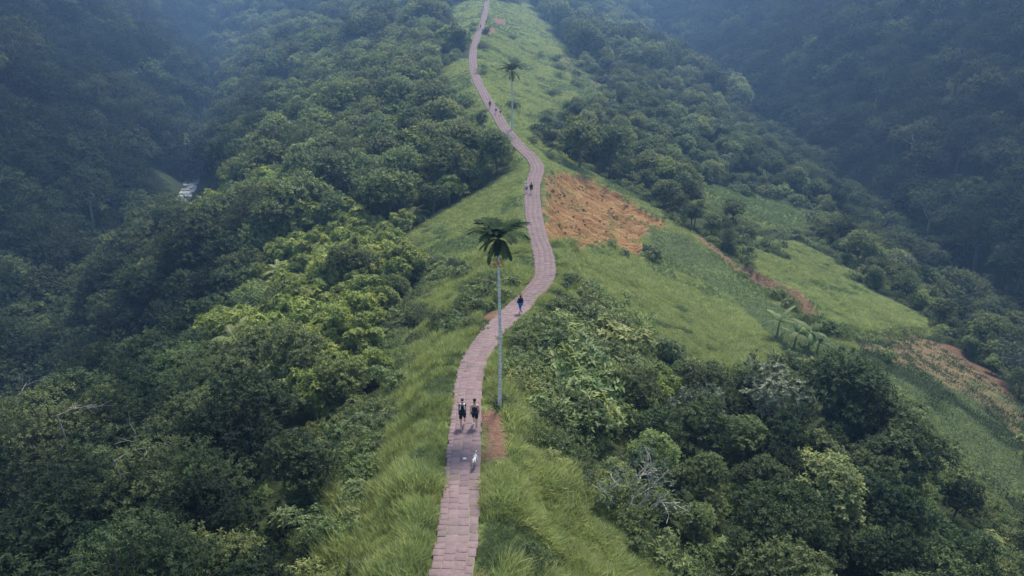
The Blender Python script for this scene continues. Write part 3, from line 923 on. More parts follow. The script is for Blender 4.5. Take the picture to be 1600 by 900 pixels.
tree_kind = []; tree_scale = np.zeros(NTREE); tree_tint = np.zeros(NTREE)
for i in range(NTREE):
    x, y = pts[i]; px, py = tpx[i], tpy[i]
    if ws[i] > 4 or big[i] > 0:
        k = pick(trg, {'deep_shade_tree': 5, 'deep_shade_layered_tree': 2.4, 'dark_broadleaf_tree': 1.2, 'pale_trunk_tree': .4} if ws[i] > -6 else {'dark_broadleaf_tree': 3, 'broadleaf_tree': 2, 'creeper_draped_tree': 3})
        s_ = trg.uniform(1.0, 2.1) * (1.2 if big[i] > 1 else 1.0); ti = trg.uniform(-.32, -.08)  # low tint on the walls: valley shade painted into the leaves
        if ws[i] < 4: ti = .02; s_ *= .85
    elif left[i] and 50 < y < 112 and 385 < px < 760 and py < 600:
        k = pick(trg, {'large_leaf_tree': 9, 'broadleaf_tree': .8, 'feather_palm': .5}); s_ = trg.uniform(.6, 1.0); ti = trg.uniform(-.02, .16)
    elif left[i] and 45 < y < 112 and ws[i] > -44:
        k = pick(trg, {'deep_shade_tree': 5, 'dark_broadleaf_tree': 3, 'deep_shade_layered_tree': 2}); s_ = trg.uniform(.8, 1.2); ti = -.05
    elif left[i] and 58 < y < 112 and px > 360:
        k = pick(trg, {'large_leaf_tree': 7, 'broadleaf_tree': 1.5, 'feather_palm': .5}); s_ = trg.uniform(.75, 1.1); ti = trg.uniform(-.05, .15)
    elif left[i] and y > 112:
        k = pick(trg, {'dark_broadleaf_tree': 4, 'deep_shade_tree': 3.5, 'layered_tree': 2, 'creeper_draped_tree': .8} if ws[i] > -34 else {'creeper_draped_tree': 5, 'broadleaf_tree': 3, 'large_leaf_tree': 1.5, 'feather_palm': 3.4, 'layered_tree': .9}); s_ = trg.uniform(.75, 1.5); ti = trg.uniform(-.1, .25)
    elif left[i] and y > 45 and px < 270:
        k = pick(trg, {'deep_shade_tree': 5, 'dark_broadleaf_tree': 3, 'deep_shade_layered_tree': 2, 'creeper_draped_tree': .5}); s_ = trg.uniform(.75, 1.1); ti = -.05
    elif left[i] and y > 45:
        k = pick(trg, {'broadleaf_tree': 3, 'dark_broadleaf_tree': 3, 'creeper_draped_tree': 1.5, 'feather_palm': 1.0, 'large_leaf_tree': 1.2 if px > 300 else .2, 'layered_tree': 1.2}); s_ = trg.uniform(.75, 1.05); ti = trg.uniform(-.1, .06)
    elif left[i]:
        k = pick(trg, {'dark_broadleaf_tree': 3, 'deep_shade_tree': 6, 'deep_shade_layered_tree': 2, 'layered_tree': 1} if px < 380 else {'dark_broadleaf_tree': 5, 'broadleaf_tree': 3, 'grey_leaf_tree': .4}); s_ = trg.uniform(.65, .95); ti = -.06
    elif y < 100 and sdo_t[i] < 5.5 and x < 16:
        k = pick(trg, {'broadleaf_tree': 4, 'creeper_draped_tree': 3, 'large_leaf_tree': 1, 'grey_leaf_tree': .5}); s_ = trg.uniform(.34, .55); ti = trg.uniform(0, .2)
    elif y < 72 and x < 22 and px < 1080 and py < 800:
        k = pick(trg, {'broadleaf_tree': 4, 'creeper_draped_tree': 3.5, 'large_leaf_tree': .8, 'dark_broadleaf_tree': 1.5, 'grey_leaf_tree': .6}); s_ = trg.uniform(.40, .66); ti = trg.uniform(-.05, .12)
    elif y < 100 and x < 60:
        k = pick(trg, {'broadleaf_tree': 3, 'creeper_draped_tree': 2.4, 'dark_broadleaf_tree': 3, 'grey_leaf_tree': .7, 'bare_limbed_tree': .25} if px < 1080 and py < 800 else {'dark_broadleaf_tree': 4, 'deep_shade_tree': 4 if px > 1120 else 1, 'broadleaf_tree': .3, 'creeper_draped_tree': .4, 'grey_leaf_tree': .4}); s_ = trg.uniform(.5, .85); ti = trg.uniform(-.08, .06)
    else:
        k = pick(trg, {'dark_broadleaf_tree': 4, 'deep_shade_tree': 2, 'layered_tree': 1.5} if ws[i] > -26 else {'broadleaf_tree': 4, 'creeper_draped_tree': 2.5, 'dark_broadleaf_tree': 2, 'layered_tree': 1, 'grey_leaf_tree': 1.2}); s_ = trg.uniform(.45, 1.0); ti = trg.uniform(-.05, .18)
    if big[i] == 0:
        s_ *= .62 + .38 * float(ss(1.5, 9, sdo_t[i]))       # lower growth along the edges of the grass
        if ws[i] > -14: s_ *= 1.25                          # taller trees down by the streams
    if k == 'feather_palm': s_ *= 1.0
    tree_kind.append(k); tree_scale[i] = s_; tree_tint[i] = ti
tree_rot = trg.uniform(0, 2 * np.pi, NTREE)
tree_var = np.array([int(trg.integers(0, len(PROTO[k]))) for k in tree_kind])
tree_h = np.array([{'feather_palm': 3.4, 'large_leaf_tree': 6.2, 'layered_tree': 8.4, 'deep_shade_layered_tree': 8.4, 'bare_limbed_tree': 5.5}.get(k, 7.6) for k in tree_kind]) * tree_scale

# no crown may stand in front of the open ground seen in the photograph
def in_open_px(a, b):
    m = np.zeros(a.shape, bool)
    for p in OPEN_PX: m |= inpoly(a, b, p)
    return m
cover = np.zeros(NTREE, bool)
for fr_, dx_ in ((.95, 0), (.75, -.35), (.75, .35), (.5, 0)):
    ax_, ay_, _ = project(pts[:, 0] + dx_ * tree_h, pts[:, 1], tz + tree_h * fr_)
    cover |= in_open_px(ax_, ay_)
cover &= (pts[:, 1] < 200) & (big == 0)
keep_t = ~(cover & (trg.random(NTREE) < .96))
glimpse = np.zeros(NTREE, bool)                             # the gap through which the stream shows
for fr_, dx_ in ((1.1, 0), (.8, -.5), (.8, .5), (.3, -.4), (.3, .4), (.6, 0), (.1, 0)):
    ax_, ay_, _ = project(pts[:, 0] + dx_ * tree_h, pts[:, 1], tz + tree_h * fr_)
    glimpse |= inpoly(ax_, ay_, [(284, 262), (336, 262), (336, 312), (284, 312)])
keep_t &= ~(glimpse & (pts[:, 1] < 246))
pts, big, sdo_t, tz, tpx, tpy, tdep, left, ws, tree_scale, tree_tint, tree_rot, tree_var, tree_h = (a[keep_t] for a in (pts, big, sdo_t, tz, tpx, tpy, tdep, left, ws, tree_scale, tree_tint, tree_rot, tree_var, tree_h))
tree_kind = [k for k, q in zip(tree_kind, keep_t) if q]; NTREE = len(pts)

# which of them the photograph shows largest : in frame, not behind a hill
def seen(x, y, z):
    vis = np.ones(len(x), bool)
    for f in np.linspace(.15, .97, 40):
        vis &= (CZ + (z - CZ) * f) > height0(x * f, y * f) - .5
    return vis
see = seen(pts[:, 0], pts[:, 1], tz + tree_h * .8)
cpx, cpy, cdep = project(pts[:, 0], pts[:, 1], tz + tree_h * .6)
inframe = (cpx > -20) & (cpx < 1620) & (cpy > -10) & (cpy < 930)
size = tree_h / cdep * (see & inframe)
order = np.argsort(-size)
single = np.zeros(NTREE, bool); single[order[:285]] = True; single &= size > 0
print('TREES', NTREE, 'seen', int((size > 0).sum()), 'single', int(single.sum()))

# ------------------------------------------------------------------ trees : the nearest ones each a thing, the rest one mass
ORD = ['first', 'second', 'third', 'fourth', 'fifth', 'sixth', 'seventh', 'eighth', 'ninth', 'tenth', 'eleventh', 'twelfth', 'thirteenth', 'fourteenth',
       'fifteenth', 'sixteenth', 'seventeenth', 'eighteenth', 'nineteenth', 'twentieth']
def nth(k): return ORD[k] if k < 20 else 'twenty-' + ORD[k - 20] if k < 29 else 'outermost'
LOOK = {'broadleaf_tree': 'green broad-leaved tree', 'dark_broadleaf_tree': 'dark green broad-leaved tree', 'creeper_draped_tree': 'green tree draped in creepers',
        'large_leaf_tree': 'yellow-green large-leaved tree', 'layered_tree': 'dark flat-layered tree', 'grey_leaf_tree': 'grey-green pale-leaved tree',
        'bare_limbed_tree': 'thin-leaved tree with pale limbs', 'pale_trunk_tree': 'pale-trunked tree', 'feather_palm': 'low feather-leaved palm',
        'deep_shade_tree': 'shade-coloured broad-leaved tree', 'deep_shade_layered_tree': 'shade-coloured flat-layered tree', 'shrub': 'small green shrub', 'broad_shrub': 'shrub of broad green leaves'}
LZ = [(27, 'at the bottom left'), (33, 'left of the near path'), (38, 'left of the white dog'), (44, 'left of the two walkers'), (52, 'left of the tall palm trunk'),
      (62, 'left of the lone walker'), (74, 'left of the tall palm crown'), (90, 'left of the upper bend'), (112, 'left of the upper couple'),
      (140, 'left of the orange landslide'), (180, 'below the upper grass strip'), (240, 'left of the distant palm'), (1e9, 'on the far left flank')]
RZ = [(30, 'at the bottom right'), (35, 'right of the near tall grass'), (40, 'right of the red dirt'), (46, 'right of the two walkers'), (54, 'right of the lower bend'),
      (64, 'right of the lone walker'), (82, 'below the bright meadow'), (105, 'near the banana plants'), (135, 'below the orange landslide'),
      (175, 'above the right terrace'), (230, 'right of the distant palm'), (1e9, 'on the far right flank')]
def zone(x, y):
    if x < XL(y) - 4: return 'on the left valley wall'
    if x > XR(y) + 4: return 'on the right valley wall'
    for lim, ph in (LZ if x < xcrest(y) else RZ):
        if y < lim: return ph

def empty(name, loc, rz=0.0, sc=1.0):
    o = bpy.data.objects.new(name, None); o.empty_display_size = .5
    link(o); o.location = loc; o.rotation_euler = (0, 0, rz); o.scale = (sc, sc, sc)
    return o

def plant(kind, var, loc, rz, sc, tint, label, cat, group, tilt=(0, 0)):
    root = empty(kind, loc, rz, sc)
    root.rotation_euler = (tilt[0], tilt[1], rz)
    tr, cr, _ = PROTO[kind][var]
    link(bpy.data.objects.new('trunk' if 'shrub' not in kind else 'stems', tr), root)
    c = link(bpy.data.objects.new('crown' if 'shrub' not in kind else 'foliage', cr), root)
    c['tint'] = float(tint)
    return tag(root, label, cat, group)

used_labels = set()
def place_set(items, cat, group):
    # items : (kind, var, x, y, z, rot, scale, tint) ; labels count outwards from the footpath inside each zone
    buck = {}
    for it in items: buck.setdefault((it[0], zone(it[2], it[3])), []).append(it)
    for (kind, zn), its in buck.items():
        its.sort(key=lambda t: abs(t[2] - float(xpath(t[3]))))
        for n, (k, v, x, y, z, rot, s_, ti) in enumerate(its):
            lab = LOOK[kind] + ', ' + (nth(n) + ' from the footpath, ' if len(its) > 1 else 'standing ') + zn
            assert lab not in used_labels; used_labels.add(lab)
            plant(k, v, (x, y, z - .15 * s_), rot, s_, ti, lab, cat, group)

place_set([(tree_kind[i], tree_var[i], pts[i, 0], pts[i, 1], tz[i], tree_rot[i], tree_scale[i], tree_tint[i]) for i in np.nonzero(single)[0] if tree_kind[i] != 'feather_palm'],
          'tree', 'jungle trees on the slopes')
place_set([(tree_kind[i], tree_var[i], pts[i, 0], pts[i, 1], tz[i], tree_rot[i], tree_scale[i], tree_tint[i]) for i in np.nonzero(single)[0] if tree_kind[i] == 'feather_palm'],
          'palm', 'low palms among the trees')

def scatter(name, P, rot, scl, idx, meshes, tint, label, cat):
    src = bpy.data.collections.new(name + '_source')
    for k, m in enumerate(meshes): src.objects.link(bpy.data.objects.new('%s_%03d' % (name, k), m))
    me = bpy.data.meshes.new(name); me.vertices.add(len(P)); me.vertices.foreach_set('co', np.asarray(P, np.float32).ravel())
    a = me.attributes.new('rot', 'FLOAT_VECTOR', 'POINT'); a.data.foreach_set('vector', np.asarray(rot, np.float32).ravel())
    for nm, val, ty in (('scl', scl, 'FLOAT'), ('tint', tint, 'FLOAT'), ('pick', idx, 'INT')):
        a = me.attributes.new(nm, ty, 'POINT'); a.data.foreach_set('value', np.asarray(val, np.int32 if ty == 'INT' else np.float32))
    o = put(name, me, None, label, cat, None, 'stuff')
    ng = bpy.data.node_groups.new(name, 'GeometryNodeTree')
    ng.interface.new_socket('Geometry', in_out='INPUT', socket_type='NodeSocketGeometry')
    ng.interface.new_socket('Geometry', in_out='OUTPUT', socket_type='NodeSocketGeometry')
    gi = ng.nodes.new('NodeGroupInput'); go = ng.nodes.new('NodeGroupOutput')
    ci = ng.nodes.new('GeometryNodeCollectionInfo'); ci.inputs['Collection'].default_value = src
    ci.inputs['Separate Children'].default_value = True; ci.inputs['Reset Children'].default_value = True
    ip = ng.nodes.new('GeometryNodeInstanceOnPoints'); ip.inputs['Pick Instance'].default_value = True
    def na(nm, ty):
        nd = ng.nodes.new('GeometryNodeInputNamedAttribute'); nd.data_type = ty; nd.inputs[0].default_value = nm
        return next(q for q in nd.outputs if q.enabled and q.name == 'Attribute')
    ng.links.new(gi.outputs[0], ip.inputs['Points']); ng.links.new(ci.outputs[0], ip.inputs['Instance'])
    ng.links.new(na('pick', 'INT'), ip.inputs['Instance Index'])
    ng.links.new(na('rot', 'FLOAT_VECTOR'), ip.inputs['Rotation'])
    ng.links.new(na('scl', 'FLOAT'), ip.inputs['Scale'])
    ng.links.new(ip.outputs[0], go.inputs[0])
    md = o.modifiers.new('scatter', 'NODES'); md.node_group = ng
    return o

kinds = sorted(PROTO); table = {}; allm = []
for k in kinds:
    for v in range(len(PROTO[k])): table[(k, v)] = len(allm); allm.append(PROTO[k][v][2])
rest = ~single
ridge_rest = rest & (ws < 4) & (pts[:, 1] < 330)
for nm, mk, lab in (('flank_forest', ridge_rest, 'mass of jungle trees covering the ridge flanks'), ('valley_forest', rest & ~ridge_rest, 'shade-coloured jungle covering the far valley walls')):
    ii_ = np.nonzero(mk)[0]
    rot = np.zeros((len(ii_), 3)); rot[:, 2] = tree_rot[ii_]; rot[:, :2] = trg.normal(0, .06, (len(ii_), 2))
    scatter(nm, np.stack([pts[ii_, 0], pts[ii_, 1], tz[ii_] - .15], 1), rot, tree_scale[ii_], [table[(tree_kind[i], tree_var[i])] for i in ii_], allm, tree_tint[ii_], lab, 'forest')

# trees with a place of their own in the picture
def spot(px, py):
    p = raycast(px, py, height); return np.array([p[0], p[1], float(ground(p[0], p[1])[0])])
def special(kind, var, px, py, sc, tint, label, rz=0.0, name=None):
    p = spot(px, py); return plant(kind, var, (p[0], p[1], p[2] - .1), rz, sc, tint, label, 'tree', None)
special('bare_limbed_tree', 0, 985, 797, .95, .12, 'pale-limbed small tree fanning up among dark bushes right of the tall grass')
special('grey_leaf_tree', 0, 1190, 700, 1.05, .1, 'grey-leaved bushy tree below the banana plants')
special('dark_broadleaf_tree', 1, 1315, 700, 1.1, -.05, 'dense very dark tree standing beside the shaded lower field')
special('dark_broadleaf_tree', 2, 1400, 780, .9, -.1, 'dark round tree at the foot of the shaded lower field')
special('large_leaf_tree', 1, 350, 372, 1.5, .15, 'bright lime tree standing out above the dark ravine', .5)
special('large_leaf_tree', 2, 522, 560, .45, .45, 'small golden-yellow bush in the lime-green trees on the left')
special('pale_trunk_tree', 0, 1438, 400, 1.9, -.1, 'tall tree with long white trunk against the dark right valley')
special('broadleaf_tree', 2, 905, 262, 1.35, -.02, 'broad dome-crowned tree right of the path below the distant palm', 1.0)
special('broadleaf_tree', 0, 955, 268, 1.25, -.05, 'round tree next to the dome-crowned tree by the upper slope', 2.0)
special('layered_tree', 0, 100, 800, 1.25, -.05, 'wide flat-layered tree with bare pale branches at lower left', 2.0)

# dead pale branches lying through the canopy on the lower left
def dead_branch(px, py, lift, az, ln, label, sd):
    r = np.random.default_rng(sd); out = []; tips = []
    branching(r, (0, 0, 0), (math.cos(az), math.sin(az), .45), ln, .06, 3, out, tips, .6)
    p = spot(px, py)
    base = np.array([0, 0, -lift]); P0 = out[0][0][0]
    out.append((curve(base, P0, (.15, .1, 0), 6), np.linspace(.11, .06, 6)))
    V, F = tubes(out, 5)
    o = put('dead_tree', npmesh('dead_tree', V, F, M['bark_pale'], smooth=True), None, label, 'tree', None)
    o.location = (p[0], p[1], p[2] + lift - .2)
dead_branch(130, 800, 8.8, .3, 2.6, 'leafless pale branches sticking out of the lower left canopy', 3)
dead_branch(215, 870, 7.0, .5, 2.4, 'single curved dead branch over the dark gap at lower left', 8)
dead_branch(60, 745, 9.4, 1.6, 2.2, 'forked bare branch near the left edge of the picture', 12)

# ------------------------------------------------------------------ shrubs by the path
shr = np.random.default_rng(31)
Q = jgrid(-24, 40, 18, 118, 1.35, shr)
so_q, _ = soil_amount(Q[:, 0], Q[:, 1]); sdq = sd_open(Q[:, 0], Q[:, 1])
zq = height(Q[:, 0], Q[:, 1]); qx, qy, qd = project(Q[:, 0], Q[:, 1], zq)
dp = np.abs(Q[:, 0] - xpath(Q[:, 1]))
thicket = inpoly(Q[:, 0], Q[:, 1], P_THICKET)
thick = thicket | \
        inpoly(qx, qy, [(722, 465), (780, 448), (836, 440), (800, 470), (760, 510), (735, 520), (715, 500)])
edge = (sdq > -1.4) & (sdq < 2.4)
clean = (sdist(Q[:, 0], Q[:, 1], P_SPUR) < 1.5) | inpoly(Q[:, 0], Q[:, 1], P_LIGHTFIELD) | inpoly(Q[:, 0], Q[:, 1], P_DARKFIELD)
prob = np.where(clean & ~thick, 0, 1) * np.where(thick, .8, np.where(edge, .5, np.where(vnoise(Q[:, 0] / 4, Q[:, 1] / 4, 91) > .74, .22, .012)))
infr = (qx > 0) & (qx < 1600) & (qy > 0) & (qy < 910)
nearp = (np.hypot(Q[:, 0] + .8, Q[:, 1] - 33) < 2.6)
kq = (shr.random(len(Q)) < prob) & (dp > 2.1) & (so_q < .1) & infr & ~nearp
Q, qd, zq, dp, sdq, thicket = Q[kq], qd[kq], zq[kq], dp[kq], sdq[kq], thicket[kq]
kk = ['shrub' if shr.random() < .6 else 'broad_shrub' for _ in Q]
sc_q = shr.uniform(.55, 1.15, len(Q)) * (.7 + .3 * ss(2, 5, dp)) * np.where(thicket, 1.0 + .75 * ss(2.5, 8, dp), 1); vv = [int(shr.integers(0, len(PROTO[k]))) for k in kk]
ti_q = shr.uniform(-.12, .1, len(Q)) + np.where(thicket, .1, 0); ro_q = shr.uniform(0, 6.28, len(Q))
o_ = np.argsort(-(sc_q / qd)); lead = np.zeros(len(Q), bool); lead[o_[:150]] = True
place_set([(kk[i], vv[i], Q[i, 0], Q[i, 1], zq[i], ro_q[i], sc_q[i], ti_q[i]) for i in np.nonzero(lead)[0]], 'shrub', 'shrubs on the verges')
# undergrowth everywhere else along the woods and on rough ground
U = np.vstack([jgrid(-40, 90, 20, 160, 1.7, shr), jgrid(-90, 110, 160, 330, 3.0, shr)])
sdu = sd_open(U[:, 0], U[:, 1]); so_u, _ = soil_amount(U[:, 0], U[:, 1]); du = np.abs(U[:, 0] - xpath(U[:, 1]))
nz = vnoise(U[:, 0] / 6, U[:, 1] / 6, 93)
indark = inpoly(U[:, 0], U[:, 1], P_DARKFIELD) | inpoly(U[:, 0], U[:, 1], P_LIGHTFIELD) | inpoly(U[:, 0], U[:, 1], P_FIELD)
pr = np.where(sdu > 0, .55 * (sdu < 7), np.where(sdu > -1.5, .5, np.where(indark, .0, np.where(nz > np.where(U[:, 1] > 150, .78, .66), .25, .01))))
pr = np.where((sdu < .5) & (U[:, 1] > 66) & (U[:, 1] < 175) & (U[:, 0] > 14), .012, pr) * np.where(indark | (sdist(U[:, 0], U[:, 1], P_SPUR) < 1.5), 0, 1)
ku = (shr.random(len(U)) < pr) & (du > 2.4) & (so_u < .1) & (np.hypot(U[:, 0] + .8, U[:, 1] - 33) > 2.6)
U = U[ku]
sc_u = shr.uniform(.5, 1.1, len(U)) * np.where(U[:, 1] > 160, 1.7, 1.0)
U = np.vstack([U, Q[~lead][:, :2]]); sc_u = np.r_[sc_u, sc_q[~lead]]
sm = [PROTO[k][v][2] for k in ('shrub', 'broad_shrub') for v in range(len(PROTO[k]))]
rot = np.zeros((len(U), 3)); rot[:, 2] = shr.uniform(0, 6.28, len(U))
scatter('undergrowth', np.stack([U[:, 0], U[:, 1], height(U[:, 0], U[:, 1]) - .1], 1), rot, sc_u, shr.integers(0, len(sm), len(U)), sm, shr.uniform(-.12, .1, len(U)),
        'low undergrowth along the edges of the grass', 'undergrowth')

# ------------------------------------------------------------------ areca palms
def areca(loc, h, crown, label, sd, n_up, n_hang, fl, thick_=1.0):
    r = np.random.default_rng(sd)
    root = empty('areca_palm', loc)
    z = np.linspace(-.5, h, 34); lean = .05 * np.sin(z * .42) + .004 * z
    rad = thick_ * np.interp(z, [-.5, .3, 2, h], [.17, .115, .09, .075]) * (1 + .035 * (np.arange(34) % 2))
    V, F = tubes([(np.stack([lean, lean * .5, z], 1), rad)], 10)
    put('trunk', npmesh('palm_trunk', V, F, M['palm_trunk'], smooth=True), root)
    zz = np.linspace(0, 1.0, 8)
    V, F = tubes([(np.stack([0 * zz + lean[-1], 0 * zz, h - .02 + zz], 1), np.interp(zz, [0, .15, .5, 1], [.09, .13, .11, .06]))], 10)
    put('crownshaft', npmesh('crownshaft', V, F, M['crownshaft'], smooth=True), root)
    def fr(az, el, ln, arch, tone, name, lw=.085, fs=1.0):
        p, V, F, T = frond(r, az, el, ln, arch, 34, (fl * fs, lw), tone, .028, base=(lean[-1], 0, h + .92))
        Vt, Ft = tubes([p], 5)
        me = npmesh('frond', np.vstack([Vt, V]), [np.vstack([Ft, F + len(Vt)])], [M['leaf_palm']], tone=np.r_[np.full(len(Vt), .5), T])
        put('frond', me, root)
    for k in range(n_up):
        az = k * 2 * math.pi / n_up + r.uniform(-.2, .2)
        fr(az, r.uniform(.4, 1.15), crown * r.uniform(1.0, 1.2), r.uniform(.9, 1.5), .45 + r.normal(0, .12), 'frond', .072, 1.12)
    for k in range(n_hang):
        az = k * 2 * math.pi / n_hang + .3 + r.uniform(-.25, .25)
        fr(az, r.uniform(-.85, -.25), crown * r.uniform(.7, .95), r.uniform(.7, 1.0), .55 + r.normal(0, .15), 'frond', .034, .66)
    nuts = []
    for k in range(46):
        a = r.uniform(0, 6.28); q = np.array([math.cos(a) * .22, math.sin(a) * .22, h - .25 - r.uniform(0, .45)]) + r.normal(0, .05, 3)
        nuts.append(q)
    bmn = bmesh.new()
    for q in nuts:
        bmesh.ops.create_icosphere(bmn, subdivisions=1, radius=.035, matrix=Matrix.Translation(q) @ Matrix.Diagonal((1, 1, 1.4, 1)))
    mn = bpy.data.meshes.new('nut_cluster'); bmn.to_mesh(mn); bmn.free(); mn.materials.append(M['areca_nut'])
    put('nut_cluster', mn, root)
    return tag(root, label, 'palm')
p = spot(780.5, 641)
def top_at(p, py):
    # height at which the ray through this row passes over the spot
    dv = ray(800, py); return CZ + dv[2] / dv[1] * p[1] - p[2]
areca((p[0], p[1], p[2]), top_at(p, 398), 1.55, 'tall slender areca palm with pale trunk beside the lower footpath', 4, 17, 9, .52)
p2_ = spot(800, 203)
areca((p2_[0], p2_[1], p2_[2]), top_at(p2_, 118), 2.9, 'distant slender areca palm on the slope right of the upper footpath', 9, 17, 7, .85, 2.0)

# ------------------------------------------------------------------ banana plants below the meadow
def banana(px, py, h, nlf, sd, label):
    r = np.random.default_rng(sd); p = spot(px, py)
    root = empty('banana_plant', (p[0], p[1], p[2]))
    V, F = tubes([(curve((0, 0, -.3), (.1, 0, h * .55), n=6), np.linspace(.16, .08, 6))], 8)
    put('stem', npmesh('stem', V, F, M['crownshaft'], smooth=True), root)
    for k in range(nlf):
        az = k * 2.4 + r.uniform(-.5, .5); el = r.uniform(.5, 1.45); bend_ = r.uniform(.08, .30); n = 10; ln = h * r.uniform(.45, .80)
        P = [np.array([.1, 0, h * .52])]; e = el
        for i in range(n - 1):
            P.append(P[-1] + np.array([math.cos(az) * math.cos(e), math.sin(az) * math.cos(e), math.sin(e)]) * ln / (n - 1)); e -= bend_
        P = np.array(P); side = np.array([-math.sin(az), math.cos(az), 0]); f = np.linspace(0, 1, n)
        w = .27 * np.where(f < .14, .06, np.sin(np.pi * np.clip((f - .1) / .93, 0, 1)) ** .5) * h / 3
        Vl = np.stack([P + side * w[:, None] - np.array([0, 0, 1]) * (w * .35)[:, None], P, P - side * w[:, None] - np.array([0, 0, 1]) * (w * .35)[:, None]], 1).reshape(-1, 3)
        ii = np.arange(n * 3).reshape(n, 3); Fq = np.stack([ii[:-1, :-1], ii[:-1, 1:], ii[1:, 1:], ii[1:, :-1]], -1).reshape(-1, 4)
        put('leaf', npmesh('leaf', Vl, Fq, M['leaf_banana'], tone=np.full(len(Vl), .68 + r.normal(0, .2)), smooth=True), root)
    tag(root, label, 'banana plant', 'banana plants below the meadow')
banana(1213, 528, 3.7, 8, 1, 'uppermost banana plant with arching pale leaves below the bright meadow')
banana(1240, 545, 3.4, 8, 2, 'middle banana plant with broken pale leaves below the bright meadow')
banana(1262, 548, 3.9, 9, 3, 'right-hand banana plant with upright pale leaf beside the red bank')
banana(1275, 556, 2.7, 7, 4, 'smallest banana plant at the lower right of the banana clump')

# ------------------------------------------------------------------ people and the dog
def skin_mesh(name, verts, edges, mat, sub=2, root=0):
    # verts : (x, y, z, rx, ry)
    me = bpy.data.meshes.new(name + '_rig'); me.from_pydata([v[:3] for v in verts], edges, [])
    ob = bpy.data.objects.new(name + '_rig', me); COL.objects.link(ob)
    md = ob.modifiers.new('skin', 'SKIN'); md.use_smooth_shade = True
    sv_ = me.skin_vertices[0].data
    for i, v in enumerate(verts):
        sv_[i].radius = (v[3], v[4] if len(v) > 4 else v[3]); sv_[i].use_root = (i == root)
    ms = ob.modifiers.new('sub', 'SUBSURF'); ms.levels = sub; ms.render_levels = sub
    dg = bpy.context.evaluated_depsgraph_get()
    out = bpy.data.meshes.new_from_object(ob.evaluated_get(dg)); out.name = name
    bpy.data.objects.remove(ob); bpy.data.meshes.remove(me)
    out.materials.clear(); out.materials.append(mat)
    for p_ in out.polygons: p_.use_smooth = True
    return out

SKIN = plain('skin', (.60, .36, .26), .55, .3, .06)
HAIR = plain('hair', (.012, .010, .010), .5, .4, .2)
def cloth(nm, col): return plain('cloth_' + nm, col, .9, .15, .12, 40)
CL = {'black': cloth('black', (.012, .013, .018)), 'navy': cloth('navy', (.016, .020, .038)), 'white': cloth('white', (.72, .72, .72)), 'denim': cloth('denim', (.045, .13, .42)),
      'blue': cloth('blue', (.08, .11, .22)), 'charcoal': cloth('charcoal', (.035, .045, .045)), 'tan': cloth('tan', (.35, .20, .10)), 'maroon': cloth('maroon', (.09, .035, .045)),
      'grey': cloth('grey', (.16, .17, .18)), 'orange': cloth('orange', (.45, .17, .05))}

def rig(stride, arm, female):
    # joints of a figure 1.70 m tall facing +y ; stride and arm are swing angles
    J = {}
    hx = .095 if not female else .10; shx = .175 if not female else .155
    J['pelvis'] = (0, 0, .94); J['belly'] = (0, .01, 1.09); J['chest'] = (0, 0, 1.28); J['collar'] = (0, -.01, 1.41); J['neck'] = (0, .01, 1.475)
    for s_, nm in ((-1, 'l'), (1, 'r')):
        a = stride * s_; b = -arm * s_
        hip = np.array([hx * s_, 0, .90]); th = .42; sh = .42
        knee = hip + np.array([0, math.sin(a) * th, -math.cos(a) * th])
        ka = a - (.55 if a < 0 else .12) * min(1, abs(stride) / .3)
        ank = knee + np.array([0, math.sin(ka) * sh, -math.cos(ka) * sh])
        J['hip' + nm] = tuple(hip); J['knee' + nm] = tuple(knee); J['ank' + nm] = tuple(ank)
        J['ball' + nm] = (ank[0], ank[1] + .13, max(.03, ank[2] - .05)); J['toe' + nm] = (ank[0], ank[1] + .19, max(.028, ank[2] - .055))
        J['heel' + nm] = (ank[0], ank[1] - .035, ank[2] - .045)
        sp = np.array([shx * s_, 0, 1.395]); ua = .28; fa = .25
        el = sp + np.array([.05 * s_, math.sin(b) * ua, -math.cos(b) * ua])
        fb = b + .30
        wr = el + np.array([.01 * s_, math.sin(fb) * fa, -math.cos(fb) * fa])
        J['sho' + nm] = tuple(sp); J['elb' + nm] = tuple(el); J['wri' + nm] = tuple(wr)
        d = np.array([0, math.sin(fb), -math.cos(fb)])
        J['palm' + nm] = tuple(wr + d * .07); J['dir' + nm] = tuple(d)
    lo = min(J['ballr'][2], J['balll'][2], J['heell'][2], J['heelr'][2])
    return {k: (v[0], v[1], v[2] - lo + .03) if not k.startswith('dir') else v for k, v in J.items()}

